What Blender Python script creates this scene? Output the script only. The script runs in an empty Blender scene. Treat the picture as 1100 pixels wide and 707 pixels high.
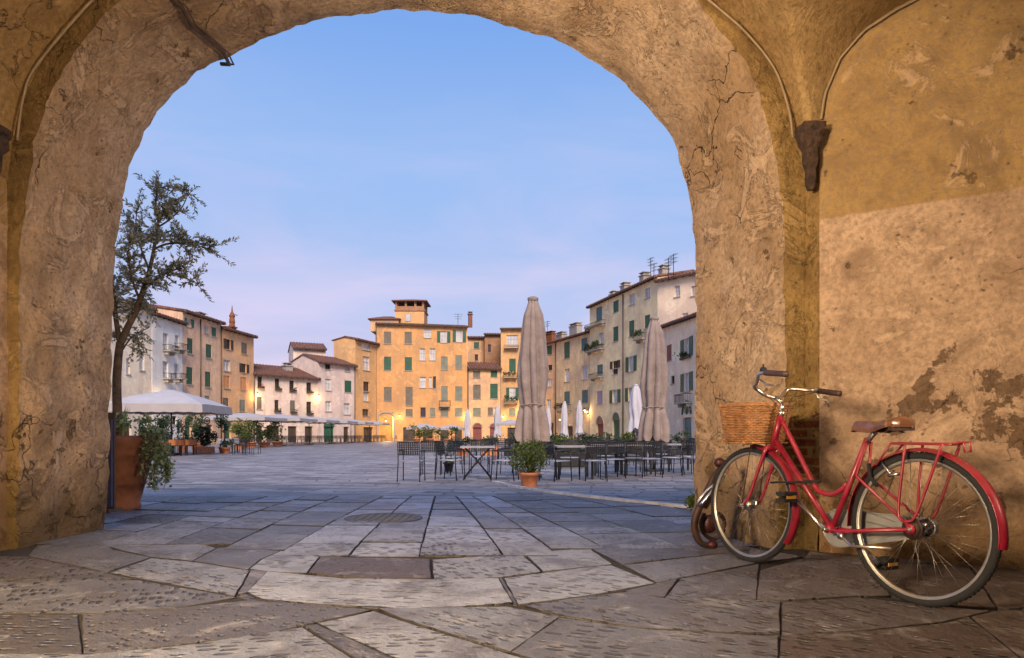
import bpy, bmesh, math, random
from mathutils import Vector, noise, Matrix
R = math.radians
PI = math.pi
random.seed(7)
scene = bpy.context.scene
col = scene.collection

# ------------------------------------------------------------ camera, sky, sun, exposure
F = 690.0            # focal length in photo pixels (photo 1100 px wide)
HZ = 465.0           # horizon row in the photo
CH = 0.78            # camera height
cam = bpy.data.cameras.new('camera')
cam.sensor_width = 36.0
cam.lens = 36.0 * F / 1100.0
cam.shift_y = (HZ - 353.5) / 1100.0
cam.clip_end = 2000.0
cam.clip_start = 0.05
camo = bpy.data.objects.new('camera', cam)
col.objects.link(camo)
camo.location = (0, 0, CH)
camo.rotation_euler = (R(90), 0, 0)
scene.camera = camo

SUN_EL, SUN_AZ = 40.0, 168.0          # azimuth clockwise from +Y, behind and to the left of the camera
world = bpy.data.worlds.new('World')
scene.world = world
world.use_nodes = True
wt = world.node_tree
wt.nodes.clear()
wo = wt.nodes.new('ShaderNodeOutputWorld')
bg = wt.nodes.new('ShaderNodeBackground')
sky = wt.nodes.new('ShaderNodeTexSky')
sky.sky_type = 'NISHITA'
sky.sun_disc = False
sky.sun_elevation = R(SUN_EL)
sky.sun_rotation = R(SUN_AZ)
sky.air_density = 1.0
sky.dust_density = 1.0
sky.ozone_density = 2.5
tc = wt.nodes.new('ShaderNodeTexCoord')
sep = wt.nodes.new('ShaderNodeSeparateXYZ')
wt.links.new(tc.outputs['Generated'], sep.inputs[0])
ramp = wt.nodes.new('ShaderNodeValToRGB')      # dusk colours of the sky by height above the horizon
cr = ramp.color_ramp
cr.interpolation = 'EASE'
stops = [(0.0, (0.60, 0.51, 0.66)), (0.10, (0.53, 0.50, 0.71)), (0.20, (0.42, 0.50, 0.76)),
         (0.36, (0.30, 0.46, 0.79)), (0.58, (0.175, 0.35, 0.76)), (1.0, (0.13, 0.30, 0.72))]
cr.elements[0].position, cr.elements[0].color = stops[0][0], (*stops[0][1], 1)
cr.elements[1].position, cr.elements[1].color = stops[-1][0], (*stops[-1][1], 1)
for p_, c_ in stops[1:-1]:
    e_ = cr.elements.new(p_)
    e_.color = (*c_, 1)
wt.links.new(sep.outputs['Z'], ramp.inputs[0])
mp = wt.nodes.new('ShaderNodeMapping')
mp.inputs['Scale'].default_value = (1.3, 1.3, 4.5)
mp.inputs['Rotation'].default_value = (0, R(14), 0)
wt.links.new(tc.outputs['Generated'], mp.inputs[0])
cn = wt.nodes.new('ShaderNodeTexNoise')
cn.inputs['Scale'].default_value = 1.7
cn.inputs['Detail'].default_value = 6
cn.inputs['Roughness'].default_value = 0.55
cn.inputs['Distortion'].default_value = 0.6
wt.links.new(mp.outputs[0], cn.inputs['Vector'])
cmr = wt.nodes.new('ShaderNodeMapRange')
cmr.inputs['From Min'].default_value = 0.46
cmr.inputs['From Max'].default_value = 0.66
cmr.inputs['To Max'].default_value = 0.5
wt.links.new(cn.outputs['Fac'], cmr.inputs['Value'])
# thin pink-lilac cirrus, only in the lower sky
cz = wt.nodes.new('ShaderNodeMapRange')
cz.inputs['From Min'].default_value = 0.50
cz.inputs['From Max'].default_value = 0.15
wt.links.new(sep.outputs['Z'], cz.inputs['Value'])
cm = wt.nodes.new('ShaderNodeMath'); cm.operation = 'MULTIPLY'
wt.links.new(cmr.outputs[0], cm.inputs[0]); wt.links.new(cz.outputs[0], cm.inputs[1])
cmix = wt.nodes.new('ShaderNodeMix'); cmix.data_type = 'RGBA'
cmix.inputs[7].default_value = (0.78, 0.62, 0.80, 1)
wt.links.new(cm.outputs[0], cmix.inputs[0]); wt.links.new(ramp.outputs[0], cmix.inputs[6])
# the physical sky gives part of the light, the dusk tints the rest
ns = wt.nodes.new('ShaderNodeMix'); ns.data_type = 'RGBA'; ns.blend_type = 'MIX'
ns.inputs[0].default_value = 0.90
nsc = wt.nodes.new('ShaderNodeVectorMath'); nsc.operation = 'SCALE'
nsc.inputs['Scale'].default_value = 0.08
wt.links.new(sky.outputs[0], nsc.inputs[0])
wt.links.new(nsc.outputs[0], ns.inputs[6]); wt.links.new(cmix.outputs[2], ns.inputs[7])
wt.links.new(ns.outputs[2], bg.inputs[0])
bg.inputs[1].default_value = 0.77
wt.links.new(bg.outputs[0], wo.inputs[0])

sun = bpy.data.lights.new('sun', 'SUN')
sun.energy = 3.1
sun.angle = R(26)
sun.color = (1.0, 0.80, 0.62)
suno = bpy.data.objects.new('sun', sun)
col.objects.link(suno)
sd = Vector((math.sin(R(SUN_AZ)) * math.cos(R(SUN_EL)), math.cos(R(SUN_AZ)) * math.cos(R(SUN_EL)), math.sin(R(SUN_EL))))
suno.rotation_euler = sd.to_track_quat('Z', 'Y').to_euler()
suno.location = (0, 0, 40)

scene.view_settings.view_transform = 'Standard'
scene.view_settings.look = 'None'
scene.view_settings.gamma = 1
scene.view_settings.exposure = 0.65
scene.view_settings.use_curve_mapping = False
scene.cycles.max_bounces = 6
scene.cycles.diffuse_bounces = 3
scene.cycles.use_denoising = True
scene.cycles.use_adaptive_sampling = True
scene.cycles.adaptive_threshold = 0.03

# ------------------------------------------------------------ helpers
def g(y):
    """height of the ground at distance y (the square lies a little lower than the passage)"""
    if y < 4.6: return 0.0
    if y < 14:
        t = (y - 4.6) / 9.4
        return -0.27 * (t * t * (3 - 2 * t) * 0.5 + t * 0.5)
    return -0.27 - 0.15 * min(1, (y - 14) / 76)
def W(px, py, D):
    return Vector(((px - 550) / F * D, D, CH - (py - HZ) / F * D))
def GP(px, py):
    """ground point seen at a photo pixel"""
    D = 5.0
    for _ in range(30):
        D = (CH - g(D)) * F / (py - HZ)
    return Vector(((px - 550) / F * D, D, g(D)))
def tag(o, label=None, cat=None, group=None, kind=None):
    if label: o['label'] = label
    if cat: o['category'] = cat
    if group: o['group'] = group
    if kind: o['kind'] = kind
    return o
def empty(name, loc=(0, 0, 0), rz=0.0):
    o = bpy.data.objects.new(name, None)
    o.empty_display_size = 0.1
    col.objects.link(o)
    o.location = loc
    o.rotation_euler = (0, 0, rz)
    return o
def thing(name, label, cat, loc=(0, 0, 0), rz=0.0, group=None):
    return tag(empty(name, loc, rz), label, cat, group)
def copy_tree(o, parent=None):
    c = o.copy(); col.objects.link(c)
    if parent is not None: c.parent = parent
    for ch in list(o.children): copy_tree(ch, c)
    return c

class MB:
    """mesh builder; vertices in world space unless told otherwise"""
    def __init__(s): s.v = []; s.f = []; s.sm = []; s.uv = None; s.mi = []
    def add(s, vs, fs, smooth=False, mi=0):
        b = len(s.v); s.v += [tuple(v) for v in vs]
        for f in fs:
            s.f.append([b + i for i in f]); s.sm.append(smooth); s.mi.append(mi)
    def quad(s, a, b, c, d, mi=0): s.add([a, b, c, d], [(0, 1, 2, 3)], mi=mi)
    def box(s, c, size, rz=0.0, mi=0):
        c = Vector(c); hx, hy, hz = size[0] / 2, size[1] / 2, size[2] / 2
        m = Matrix.Rotation(rz, 3, 'Z')
        vs = [c + m @ Vector((x * hx, y * hy, z * hz)) for z in (-1, 1) for (x, y) in ((-1, -1), (1, -1), (1, 1), (-1, 1))]
        s.add(vs, [(3, 2, 1, 0), (4, 5, 6, 7), (0, 1, 5, 4), (1, 2, 6, 5), (2, 3, 7, 6), (3, 0, 4, 7)], mi=mi)
    def obox(s, o, ax, ay, az, mi=0):
        """box from corner o along three edge vectors"""
        o, ax, ay, az = Vector(o), Vector(ax), Vector(ay), Vector(az)
        vs = [o, o + ax, o + ax + ay, o + ay, o + az, o + ax + az, o + ax + ay + az, o + ay + az]
        s.add(vs, [(3, 2, 1, 0), (4, 5, 6, 7), (0, 1, 5, 4), (1, 2, 6, 5), (2, 3, 7, 6), (3, 0, 4, 7)], mi=mi)
    def tube(s, pts, r, n=8, closed=False, caps=True, smooth=True, flat=None, mi=0):
        pts = [Vector(p) for p in pts]; N = len(pts)
        rs = r if isinstance(r, (list, tuple)) else [r] * N
        up = None; rings = []
        for i, p in enumerate(pts):
            if closed: t = pts[(i + 1) % N] - pts[i - 1]
            else: t = pts[min(i + 1, N - 1)] - pts[max(i - 1, 0)]
            if t.length < 1e-9: t = Vector((0, 0, 1))
            t.normalize()
            if up is None:
                up = t.orthogonal().normalized() if flat is None else (Vector(flat) - t * t.dot(Vector(flat))).normalized()
            else:
                up = (up - t * up.dot(t))
                up = up.normalized() if up.length > 1e-6 else t.orthogonal().normalized()
            w = t.cross(up)
            rings.append([p + (up * math.cos(2 * PI * k / n) + w * math.sin(2 * PI * k / n)) * rs[i] for k in range(n)])
        vs = [q for rg in rings for q in rg]; fs = []
        M_ = N if closed else N - 1
        for i in range(M_):
            j = (i + 1) % N
            for k in range(n):
                l = (k + 1) % n
                fs.append((i * n + k, i * n + l, j * n + l, j * n + k))
        if caps and not closed:
            fs.append(tuple(range(n - 1, -1, -1))); fs.append(tuple((N - 1) * n + k for k in range(n)))
        s.add(vs, fs, smooth, mi)
    def cyl(s, a, b, r, n=10, smooth=True, mi=0): s.tube([a, b], r, n, smooth=smooth, mi=mi)
    def lathe(s, c, prof, n=24, smooth=True, fn=None, mi=0, cap=True):
        c = Vector(c); vs = []; fs = []
        for i, (r_, z_) in enumerate(prof):
            for k in range(n):
                a = 2 * PI * k / n
                rr = r_ * (fn(a, i, z_) if fn else 1)
                vs.append(c + Vector((rr * math.cos(a), rr * math.sin(a), z_)))
        for i in range(len(prof) - 1):
            for k in range(n):
                l = (k + 1) % n
                fs.append((i * n + k, i * n + l, (i + 1) * n + l, (i + 1) * n + k))
        if cap:
            fs.append(tuple(range(n - 1, -1, -1))); fs.append(tuple((len(prof) - 1) * n + k for k in range(n)))
        s.add(vs, fs, smooth, mi)
    def ball(s, c, r, n=10, sc=(1, 1, 1), mi=0):
        prof = [(math.sin(PI * i / n) * 1.0, -math.cos(PI * i / n)) for i in range(n + 1)]
        c = Vector(c); vs = []; fs = []; m = 2 * n
        for (a_, z_) in prof:
            for k in range(m):
                t = 2 * PI * k / m
                vs.append(c + Vector((a_ * math.cos(t) * r * sc[0], a_ * math.sin(t) * r * sc[1], z_ * r * sc[2])))
        for i in range(n):
            for k in range(m):
                l = (k + 1) % m
                fs.append((i * m + k, i * m + l, (i + 1) * m + l, (i + 1) * m + k))
        s.add(vs, fs, True, mi)
    def grid(s, fn, nu, nv, smooth=True, mi=0):
        vs = [fn(i / nu, j / nv) for j in range(nv + 1) for i in range(nu + 1)]
        fs = [(j * (nu + 1) + i, j * (nu + 1) + i + 1, (j + 1) * (nu + 1) + i + 1, (j + 1) * (nu + 1) + i) for j in range(nv) for i in range(nu)]
        s.add(vs, fs, smooth, mi)
    def build(s, name, mats, parent=None, origin=None):
        if not isinstance(mats, (list, tuple)): mats = [mats]
        me = bpy.data.meshes.new(name)
        off = Vector((0, 0, 0))
        if parent is not None:
            off = Vector(parent.location) if parent.parent is None else Vector(parent.parent.location) + Vector(parent.location)
        elif origin is not None: off = Vector(origin)
        me.from_pydata([(v[0] - off.x, v[1] - off.y, v[2] - off.z) for v in s.v], [], s.f)
        for p, m_, k in zip(me.polygons, s.sm, s.mi):
            p.use_smooth = m_; p.material_index = k
        for m in mats: me.materials.append(m)
        me.update()
        o = bpy.data.objects.new(name, me)
        col.objects.link(o)
        if parent is not None: o.parent = parent
        elif origin is not None: o.location = origin
        return o

# ------------------------------------------------------------ materials
def node_mat(name):
    m = bpy.data.materials.new(name); m.use_nodes = True
    nt = m.node_tree; b = nt.nodes['Principled BSDF']
    return m, nt, b
def N(nt, t, **kw):
    n = nt.nodes.new(t)
    for k, v in kw.items():
        if k in n.inputs: n.inputs[k].default_value = v
        else: setattr(n, k, v)
    return n
def mixc(nt, fac, a, b, mode='MIX'):
    n = nt.nodes.new('ShaderNodeMix'); n.data_type = 'RGBA'; n.blend_type = mode
    for i, x in ((0, fac), (6, a), (7, b)):
        if hasattr(x, 'is_linked') or hasattr(x, 'links'): nt.links.new(x, n.inputs[i])
        else: n.inputs[i].default_value = x if i == 0 else (*x, 1) if len(x) == 3 else x
    return n.outputs[2]
def math2(nt, op, a, b=None, clamp=False):
    n = nt.nodes.new('ShaderNodeMath'); n.operation = op; n.use_clamp = clamp
    for i, x in ((0, a), (1, b)):
        if x is None: continue
        if hasattr(x, 'links'): nt.links.new(x, n.inputs[i])
        else: n.inputs[i].default_value = x
    return n.outputs[0]
def maprange(nt, v, a, b, c=0.0, d=1.0):
    n = nt.nodes.new('ShaderNodeMapRange')
    nt.links.new(v, n.inputs['Value'])
    n.inputs['From Min'].default_value = a; n.inputs['From Max'].default_value = b
    n.inputs['To Min'].default_value = c; n.inputs['To Max'].default_value = d
    return n.outputs[0]
def coords(nt, scale=(1, 1, 1), kind='Object', rot=(0, 0, 0)):
    t = nt.nodes.new('ShaderNodeTexCoord'); mp_ = nt.nodes.new('ShaderNodeMapping')
    mp_.inputs['Scale'].default_value = scale; mp_.inputs['Rotation'].default_value = rot
    nt.links.new(t.outputs[kind], mp_.inputs[0])
    return mp_.outputs[0]
def noise_t(nt, vec, scale, detail=4, rough=0.55, dist=0.0):
    n = nt.nodes.new('ShaderNodeTexNoise')
    nt.links.new(vec, n.inputs['Vector'])
    n.inputs['Scale'].default_value = scale; n.inputs['Detail'].default_value = detail
    n.inputs['Roughness'].default_value = rough; n.inputs['Distortion'].default_value = dist
    return n.outputs['Fac']
def bump(nt, b, h, strength=0.4, dist=0.02, prev=None):
    n = nt.nodes.new('ShaderNodeBump'); n.inputs['Strength'].default_value = strength
    n.inputs['Distance'].default_value = dist
    nt.links.new(h, n.inputs['Height'])
    if prev is not None: nt.links.new(prev, n.inputs['Normal'])
    if b is not None: nt.links.new(n.outputs[0], b.inputs['Normal'])
    return n.outputs[0]
def simple(name, c, rough=0.6, metal=0.0, var=0.15, scale=8.0, bmp=0.0, spec=None, coat=0.0, bscale=None, bdist=0.01):
    m, nt, b = node_mat(name)
    v = coords(nt)
    f = noise_t(nt, v, scale, 4, 0.6)
    lo = tuple(x * (1 - var) for x in c); hi = tuple(min(1, x * (1 + var)) for x in c)
    nt.links.new(mixc(nt, maprange(nt, f, 0.3, 0.7), lo, hi), b.inputs['Base Color'])
    b.inputs['Roughness'].default_value = rough; b.inputs['Metallic'].default_value = metal
    if coat: b.inputs['Coat Weight'].default_value = coat; b.inputs['Coat Roughness'].default_value = 0.15
    if spec is not None: b.inputs['Specular IOR Level'].default_value = spec
    if bmp: bump(nt, b, noise_t(nt, v, bscale or scale * 4, 5, 0.6), bmp, bdist)
    return m

def plaster(name, A, B, dark, upper=None, split=None, peel=0.56, bricks=None, crack=1.0, scale=1.0, bs=1.0, damp=None, speck=1.0, spots=None):
    """old lime plaster: mottled, patched, cracked, flaking off in places"""
    m, nt, b = node_mat(name)
    v = coords(nt)
    big = noise_t(nt, v, 0.9 * scale, 5, 0.6, 0.4)
    mid = noise_t(nt, v, 4.5 * scale, 6, 0.65, 0.5)
    fine = noise_t(nt, v, 30 * scale, 5, 0.7)
    c = mixc(nt, maprange(nt, big, 0.36, 0.64), A, B)
    sepn = nt.nodes.new('ShaderNodeSeparateXYZ'); nt.links.new(v, sepn.inputs[0])
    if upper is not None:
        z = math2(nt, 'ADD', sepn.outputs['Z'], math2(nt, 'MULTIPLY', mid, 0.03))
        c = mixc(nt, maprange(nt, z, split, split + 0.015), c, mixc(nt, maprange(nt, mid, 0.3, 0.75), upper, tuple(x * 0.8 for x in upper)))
    c = mixc(nt, maprange(nt, mid, 0.47, 0.72, 0, 0.7), c, dark)
    c = mixc(nt, maprange(nt, fine, 0.42, 0.68, 0, 0.75), c, tuple(x * 0.4 for x in A))
    # pale limewash left standing in the mottling
    pale = noise_t(nt, v, 2.3 * scale, 7, 0.75, 1.2)
    c = mixc(nt, maprange(nt, pale, 0.54, 0.64, 0, 0.28), c, tuple(min(1, x * 1.5 + 0.03) for x in A))
    # flaked areas, more of them near the ground
    pz = maprange(nt, sepn.outputs['Z'], 0.1, 1.5, 0.085, 0.0)
    pn = math2(nt, 'ADD', noise_t(nt, v, 4.6 * scale, 7, 0.66, 0.15), pz)
    if spots:
        for (sx_, sy_, sz_), sr_ in spots:
            vd = nt.nodes.new('ShaderNodeVectorMath'); vd.operation = 'DISTANCE'
            nt.links.new(v, vd.inputs[0]); vd.inputs[1].default_value = (sx_, sy_, sz_)
            pn = math2(nt, 'ADD', pn, maprange(nt, vd.outputs['Value'], 0.0, sr_, 0.13, 0.0))
    pm = maprange(nt, pn, peel + 0.05, peel + 0.065)
    rim = math2(nt, 'MULTIPLY', maprange(nt, pn, peel + 0.035, peel + 0.05), math2(nt, 'SUBTRACT', 1.0, pm))
    c = mixc(nt, math2(nt, 'MULTIPLY', rim, 0.45), c, tuple(x * 0.35 for x in dark))
    c = mixc(nt, math2(nt, 'MULTIPLY', pm, 0.8), c, mixc(nt, maprange(nt, fine, 0.35, 0.65), dark, tuple(x * 0.5 for x in dark)))
    if damp:
        dz = math2(nt, 'ADD', sepn.outputs['Z'], math2(nt, 'MULTIPLY', big, -0.9))
        c = mixc(nt, maprange(nt, dz, 0.05, -0.28, 0, 0.75), c, damp)
    hfac = None
    if bricks is not None:
        (bx, by, bz), rad = bricks
        vm = nt.nodes.new('ShaderNodeVectorMath'); vm.operation = 'DISTANCE'
        nt.links.new(v, vm.inputs[0]); vm.inputs[1].default_value = (bx, by, bz)
        dd = math2(nt, 'ADD', vm.outputs['Value'], math2(nt, 'MULTIPLY', math2(nt, 'SUBTRACT', noise_t(nt, v, 5.5, 5, 0.6, 0.7), 0.5), 1.5))
        msk = maprange(nt, dd, rad, rad - 0.02)
        bt = nt.nodes.new('ShaderNodeTexBrick')
        mpb = coords(nt, (1, 1, 1), rot=(R(-90), 0, 0))
        nt.links.new(mpb, bt.inputs['Vector'])
        bt.inputs['Scale'].default_value = 1.0; bt.inputs['Brick Width'].default_value = 0.20
        bt.inputs['Row Height'].default_value = 0.062; bt.inputs['Mortar Size'].default_value = 0.009
        bt.inputs['Color1'].default_value = (0.20, 0.06, 0.03, 1); bt.inputs['Color2'].default_value = (0.12, 0.045, 0.025, 1)
        bt.inputs['Mortar'].default_value = (0.22, 0.15, 0.07, 1)
        c = mixc(nt, msk, c, bt.outputs['Color'])
        hfac = math2(nt, 'MULTIPLY', msk, -1.6)
    # cracks
    vo = nt.nodes.new('ShaderNodeTexVoronoi'); vo.feature = 'DISTANCE_TO_EDGE'
    dn = nt.nodes.new('ShaderNodeTexNoise'); nt.links.new(v, dn.inputs['Vector']); dn.inputs['Scale'].default_value = 3.0; dn.inputs['Detail'].default_value = 5
    va = nt.nodes.new('ShaderNodeVectorMath'); va.operation = 'MULTIPLY_ADD'
    nt.links.new(dn.outputs['Color'], va.inputs[0]); va.inputs[1].default_value = (0.5, 0.5, 0.5); nt.links.new(v, va.inputs[2])
    nt.links.new(va.outputs[0], vo.inputs['Vector']); vo.inputs['Scale'].default_value = 1.5 * scale
    ck = math2(nt, 'SUBTRACT', 1.0, math2(nt, 'DIVIDE', vo.outputs['Distance'], math2(nt, 'ADD', math2(nt, 'MULTIPLY', fine, 0.011), 0.001)), True)
    ckm = math2(nt, 'MULTIPLY', math2(nt, 'MULTIPLY', ck, maprange(nt, big, 0.53, 0.60)), crack)
    c = mixc(nt, math2(nt, 'MULTIPLY', ckm, 0.8), c, tuple(x * 0.25 for x in dark))
    # small pits
    pit = nt.nodes.new('ShaderNodeTexVoronoi'); nt.links.new(v, pit.inputs['Vector']); pit.inputs['Scale'].default_value = 19
    pt = math2(nt, 'MULTIPLY', maprange(nt, pit.outputs['Distance'], 0.10, 0.22, 1, 0), maprange(nt, noise_t(nt, v, 2.0, 3), 0.5, 0.6))
    c = mixc(nt, math2(nt, 'MULTIPLY', pt, 0.7 * speck), c, tuple(x * 0.3 for x in dark))
    nt.links.new(c, b.inputs['Base Color'])
    b.inputs['Roughness'].default_value = 0.93
    b.inputs['Specular IOR Level'].default_value = 0.15
    h = math2(nt, 'ADD', math2(nt, 'MULTIPLY', mid, 0.75), math2(nt, 'MULTIPLY', fine, 0.42))
    h = math2(nt, 'ADD', h, math2(nt, 'MULTIPLY', big, 0.8))
    h = math2(nt, 'ADD', h, math2(nt, 'MULTIPLY', maprange(nt, pale, 0.545, 0.57), 0.16))
    h = math2(nt, 'SUBTRACT', h, math2(nt, 'MULTIPLY', pm, 0.38))
    h = math2(nt, 'SUBTRACT', h, math2(nt, 'MULTIPLY', ckm, 0.8))
    if hfac is not None: h = math2(nt, 'ADD', h, math2(nt, 'MULTIPLY', hfac, 0.3))
    bump(nt, b, h, min(1.0, 0.9 * bs + .1), 0.05)
    return m

def facade_mat(name, c, c2, dirt=0.35):
    m, nt, b = node_mat(name)
    v = coords(nt)
    big = noise_t(nt, v, 0.25, 6, 0.65, 0.5)
    mid = noise_t(nt, v, 1.4, 6, 0.7, 0.6)
    vs = coords(nt, (1.2, 1.2, 0.12))
    st = noise_t(nt, vs, 1.0, 6, 0.7)
    a = mixc(nt, maprange(nt, big, 0.42, 0.58), c, tuple(x * .82 for x in c2))
    a = mixc(nt, maprange(nt, mid, 0.46, 0.7, 0, dirt * 1.4), a, tuple(x * 0.55 for x in c))
    a = mixc(nt, maprange(nt, st, 0.47, 0.72, 0, dirt * 1.3), a, (0.22, 0.17, 0.13))
    pl = noise_t(nt, v, 0.7, 8, 0.7, 1.0)
    a = mixc(nt, maprange(nt, pl, 0.56, 0.59, 0, 0.4), a, tuple(min(1, x * 1.2 + 0.06) for x in c))
    nt.links.new(a, b.inputs['Base Color'])
    b.inputs['Roughness'].default_value = 0.9; b.inputs['Specular IOR Level'].default_value = 0.2
    bump(nt, b, mid, 0.3, 0.05)
    return m

def stone_mat(name, far=False):
    """sandstone paving: hand-tooled slabs, each its own tone (vertex attribute), worn pale in places"""
    m, nt, b = node_mat(name)
    v = coords(nt)
    big = noise_t(nt, v, 0.35, 5, 0.6, 0.5)
    mid = noise_t(nt, v, 3.0, 6, 0.65, 0.4)
    fine = noise_t(nt, v, 45, 4, 0.7)
    if far:
        mpb = coords(nt, (1, 1, 1), rot=(0, 0, R(7)))
        wn = nt.nodes.new('ShaderNodeTexNoise'); nt.links.new(v, wn.inputs['Vector']); wn.inputs['Scale'].default_value = 0.6
        va = nt.nodes.new('ShaderNodeVectorMath'); va.operation = 'MULTIPLY_ADD'
        nt.links.new(wn.outputs['Color'], va.inputs[0]); va.inputs[1].default_value = (0.8, 0.8, 0); nt.links.new(mpb, va.inputs[2])
        bt = nt.nodes.new('ShaderNodeTexBrick'); nt.links.new(va.outputs[0], bt.inputs['Vector'])
        bt.offset_frequency = 2; bt.squash = 1.0
        bt.inputs['Scale'].default_value = 1.0; bt.inputs['Brick Width'].default_value = 0.75
        bt.inputs['Row Height'].default_value = 0.38; bt.inputs['Mortar Size'].default_value = 0.024
        bt.inputs['Mortar Smooth'].default_value = 0.3; bt.inputs['Bias'].default_value = 0.0
        bt.inputs['Color1'].default_value = (0.40, 0.37, 0.38, 1); bt.inputs['Color2'].default_value = (0.085, 0.075, 0.08, 1)
        bt.inputs['Mortar'].default_value = (0.05, 0.045, 0.045, 1)
        c = bt.outputs['Color']
        h0 = math2(nt, 'MULTIPLY', bt.outputs['Fac'], -1.2)
        c = mixc(nt, maprange(nt, mid, 0.35, 0.7, 0, 0.55), c, (0.12, 0.107, 0.11))
        c = mixc(nt, maprange(nt, big, 0.45, 0.62, 0, 0.4), c, (0.27, 0.255, 0.28))
        h = math2(nt, 'ADD', h0, math2(nt, 'MULTIPLY', mid, 1.5))
        nt.links.new(c, b.inputs['Base Color'])
        bump(nt, b, h, 1.0, 0.06)
        b.inputs['Roughness'].default_value = 0.5
        return m
    at = nt.nodes.new('ShaderNodeAttribute'); at.attribute_name = 'tone'
    sp = nt.nodes.new('ShaderNodeSeparateColor'); nt.links.new(at.outputs['Color'], sp.inputs[0])
    tone, tool, warm = sp.outputs[0], sp.outputs[1], sp.outputs[2]
    uvn = nt.nodes.new('ShaderNodeUVMap'); uvn.uv_map = 'loc'
    base = mixc(nt, tone, (0.04, 0.04, 0.047), (0.40, 0.43, 0.53))
    base = mixc(nt, math2(nt, 'MULTIPLY', warm, 0.7), base, (0.12, 0.075, 0.05))
    base = mixc(nt, maprange(nt, mid, 0.46, 0.66, 0, 0.7), base, (0.07, 0.058, 0.055))
    pale = noise_t(nt, v, 5.0, 7, 0.7, 0.8)
    base = mixc(nt, maprange(nt, pale, 0.55, 0.68, 0, 0.45), base, (0.44, 0.42, 0.44))
    base = mixc(nt, maprange(nt, fine, 0.45, 0.75, 0, 0.35), base, (0.08, 0.07, 0.07))
    # chisel dashes, the shade in their hollows also painted into the colour
    def dash(sx, sy, sc, lo, hi):
        mpn = nt.nodes.new('ShaderNodeMapping'); nt.links.new(uvn.outputs[0], mpn.inputs[0]); mpn.inputs['Scale'].default_value = (sx, sy, 1)
        vo = nt.nodes.new('ShaderNodeTexVoronoi'); nt.links.new(mpn.outputs[0], vo.inputs['Vector']); vo.inputs['Scale'].default_value = sc
        vo.inputs['Randomness'].default_value = 0.55
        return maprange(nt, vo.outputs['Distance'], lo, hi, 1, 0)
    d1 = dash(1.0, 0.40, 27, 0.26, 0.40)
    d2 = dash(1.0, 0.75, 24, 0.20, 0.34)
    ddm = math2(nt, 'MULTIPLY', math2(nt, 'MAXIMUM', math2(nt, 'MULTIPLY', d1, tool), math2(nt, 'MULTIPLY', d2, math2(nt, 'SUBTRACT', 0.45, tool), True)), maprange(nt, noise_t(nt, v, 2.6, 5), 0.41, 0.52))
    base = mixc(nt, math2(nt, 'MULTIPLY', ddm, 0.85), base, (0.045, 0.038, 0.038))
    base = mixc(nt, at.outputs['Alpha'], (0.028, 0.023, 0.02), base)
    nt.links.new(base, b.inputs['Base Color'])
    b.inputs['Roughness'].default_value = 0.48; b.inputs['Specular IOR Level'].default_value = 0.5
    h = math2(nt, 'ADD', math2(nt, 'MULTIPLY', mid, 1.3), math2(nt, 'MULTIPLY', fine, 0.22))
    h = math2(nt, 'SUBTRACT', h, math2(nt, 'MULTIPLY', ddm, 1.5))
    bump(nt, b, h, 1.0, 0.030)
    return m

M = {}
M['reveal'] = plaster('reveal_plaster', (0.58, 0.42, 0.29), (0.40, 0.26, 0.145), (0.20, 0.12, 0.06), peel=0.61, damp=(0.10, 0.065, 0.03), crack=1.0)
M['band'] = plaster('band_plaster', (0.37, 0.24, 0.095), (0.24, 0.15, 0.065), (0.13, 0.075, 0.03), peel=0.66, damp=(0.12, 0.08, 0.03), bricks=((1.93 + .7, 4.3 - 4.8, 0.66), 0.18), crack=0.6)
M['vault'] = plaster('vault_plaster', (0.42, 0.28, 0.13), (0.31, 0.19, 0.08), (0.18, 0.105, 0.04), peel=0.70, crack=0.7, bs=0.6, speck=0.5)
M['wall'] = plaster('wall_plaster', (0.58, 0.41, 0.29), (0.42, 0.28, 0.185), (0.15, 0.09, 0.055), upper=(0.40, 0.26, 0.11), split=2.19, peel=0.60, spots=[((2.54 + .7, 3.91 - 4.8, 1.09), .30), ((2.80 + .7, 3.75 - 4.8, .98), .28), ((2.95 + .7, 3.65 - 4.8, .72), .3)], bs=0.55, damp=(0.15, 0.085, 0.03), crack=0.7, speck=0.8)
M['paving'] = stone_mat('paving_stone')
M['far_paving'] = stone_mat('square_paving', far=True)
M['mortar'] = simple('joint_dirt', (0.025, 0.02, 0.017), 0.95, var=0.5, scale=25, bmp=0.6)
M['kerb'] = simple('kerb_stone', (0.50, 0.47, 0.46), 0.8, var=0.35, scale=5, bmp=0.3)
M['terracotta'] = simple('terracotta', (0.22, 0.08, 0.038), 0.8, var=0.35, scale=5, bmp=0.3, bscale=22)
M['terracotta2'] = simple('bright_terracotta', (0.55, 0.20, 0.09), 0.8, var=0.25, scale=6, bmp=0.2)
M['soil'] = simple('soil', (0.05, 0.035, 0.025), 0.95, bmp=0.5)
M['bark'] = simple('bark', (0.13, 0.085, 0.055), 0.95, var=0.45, scale=14, bmp=0.8, bscale=30)
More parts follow.
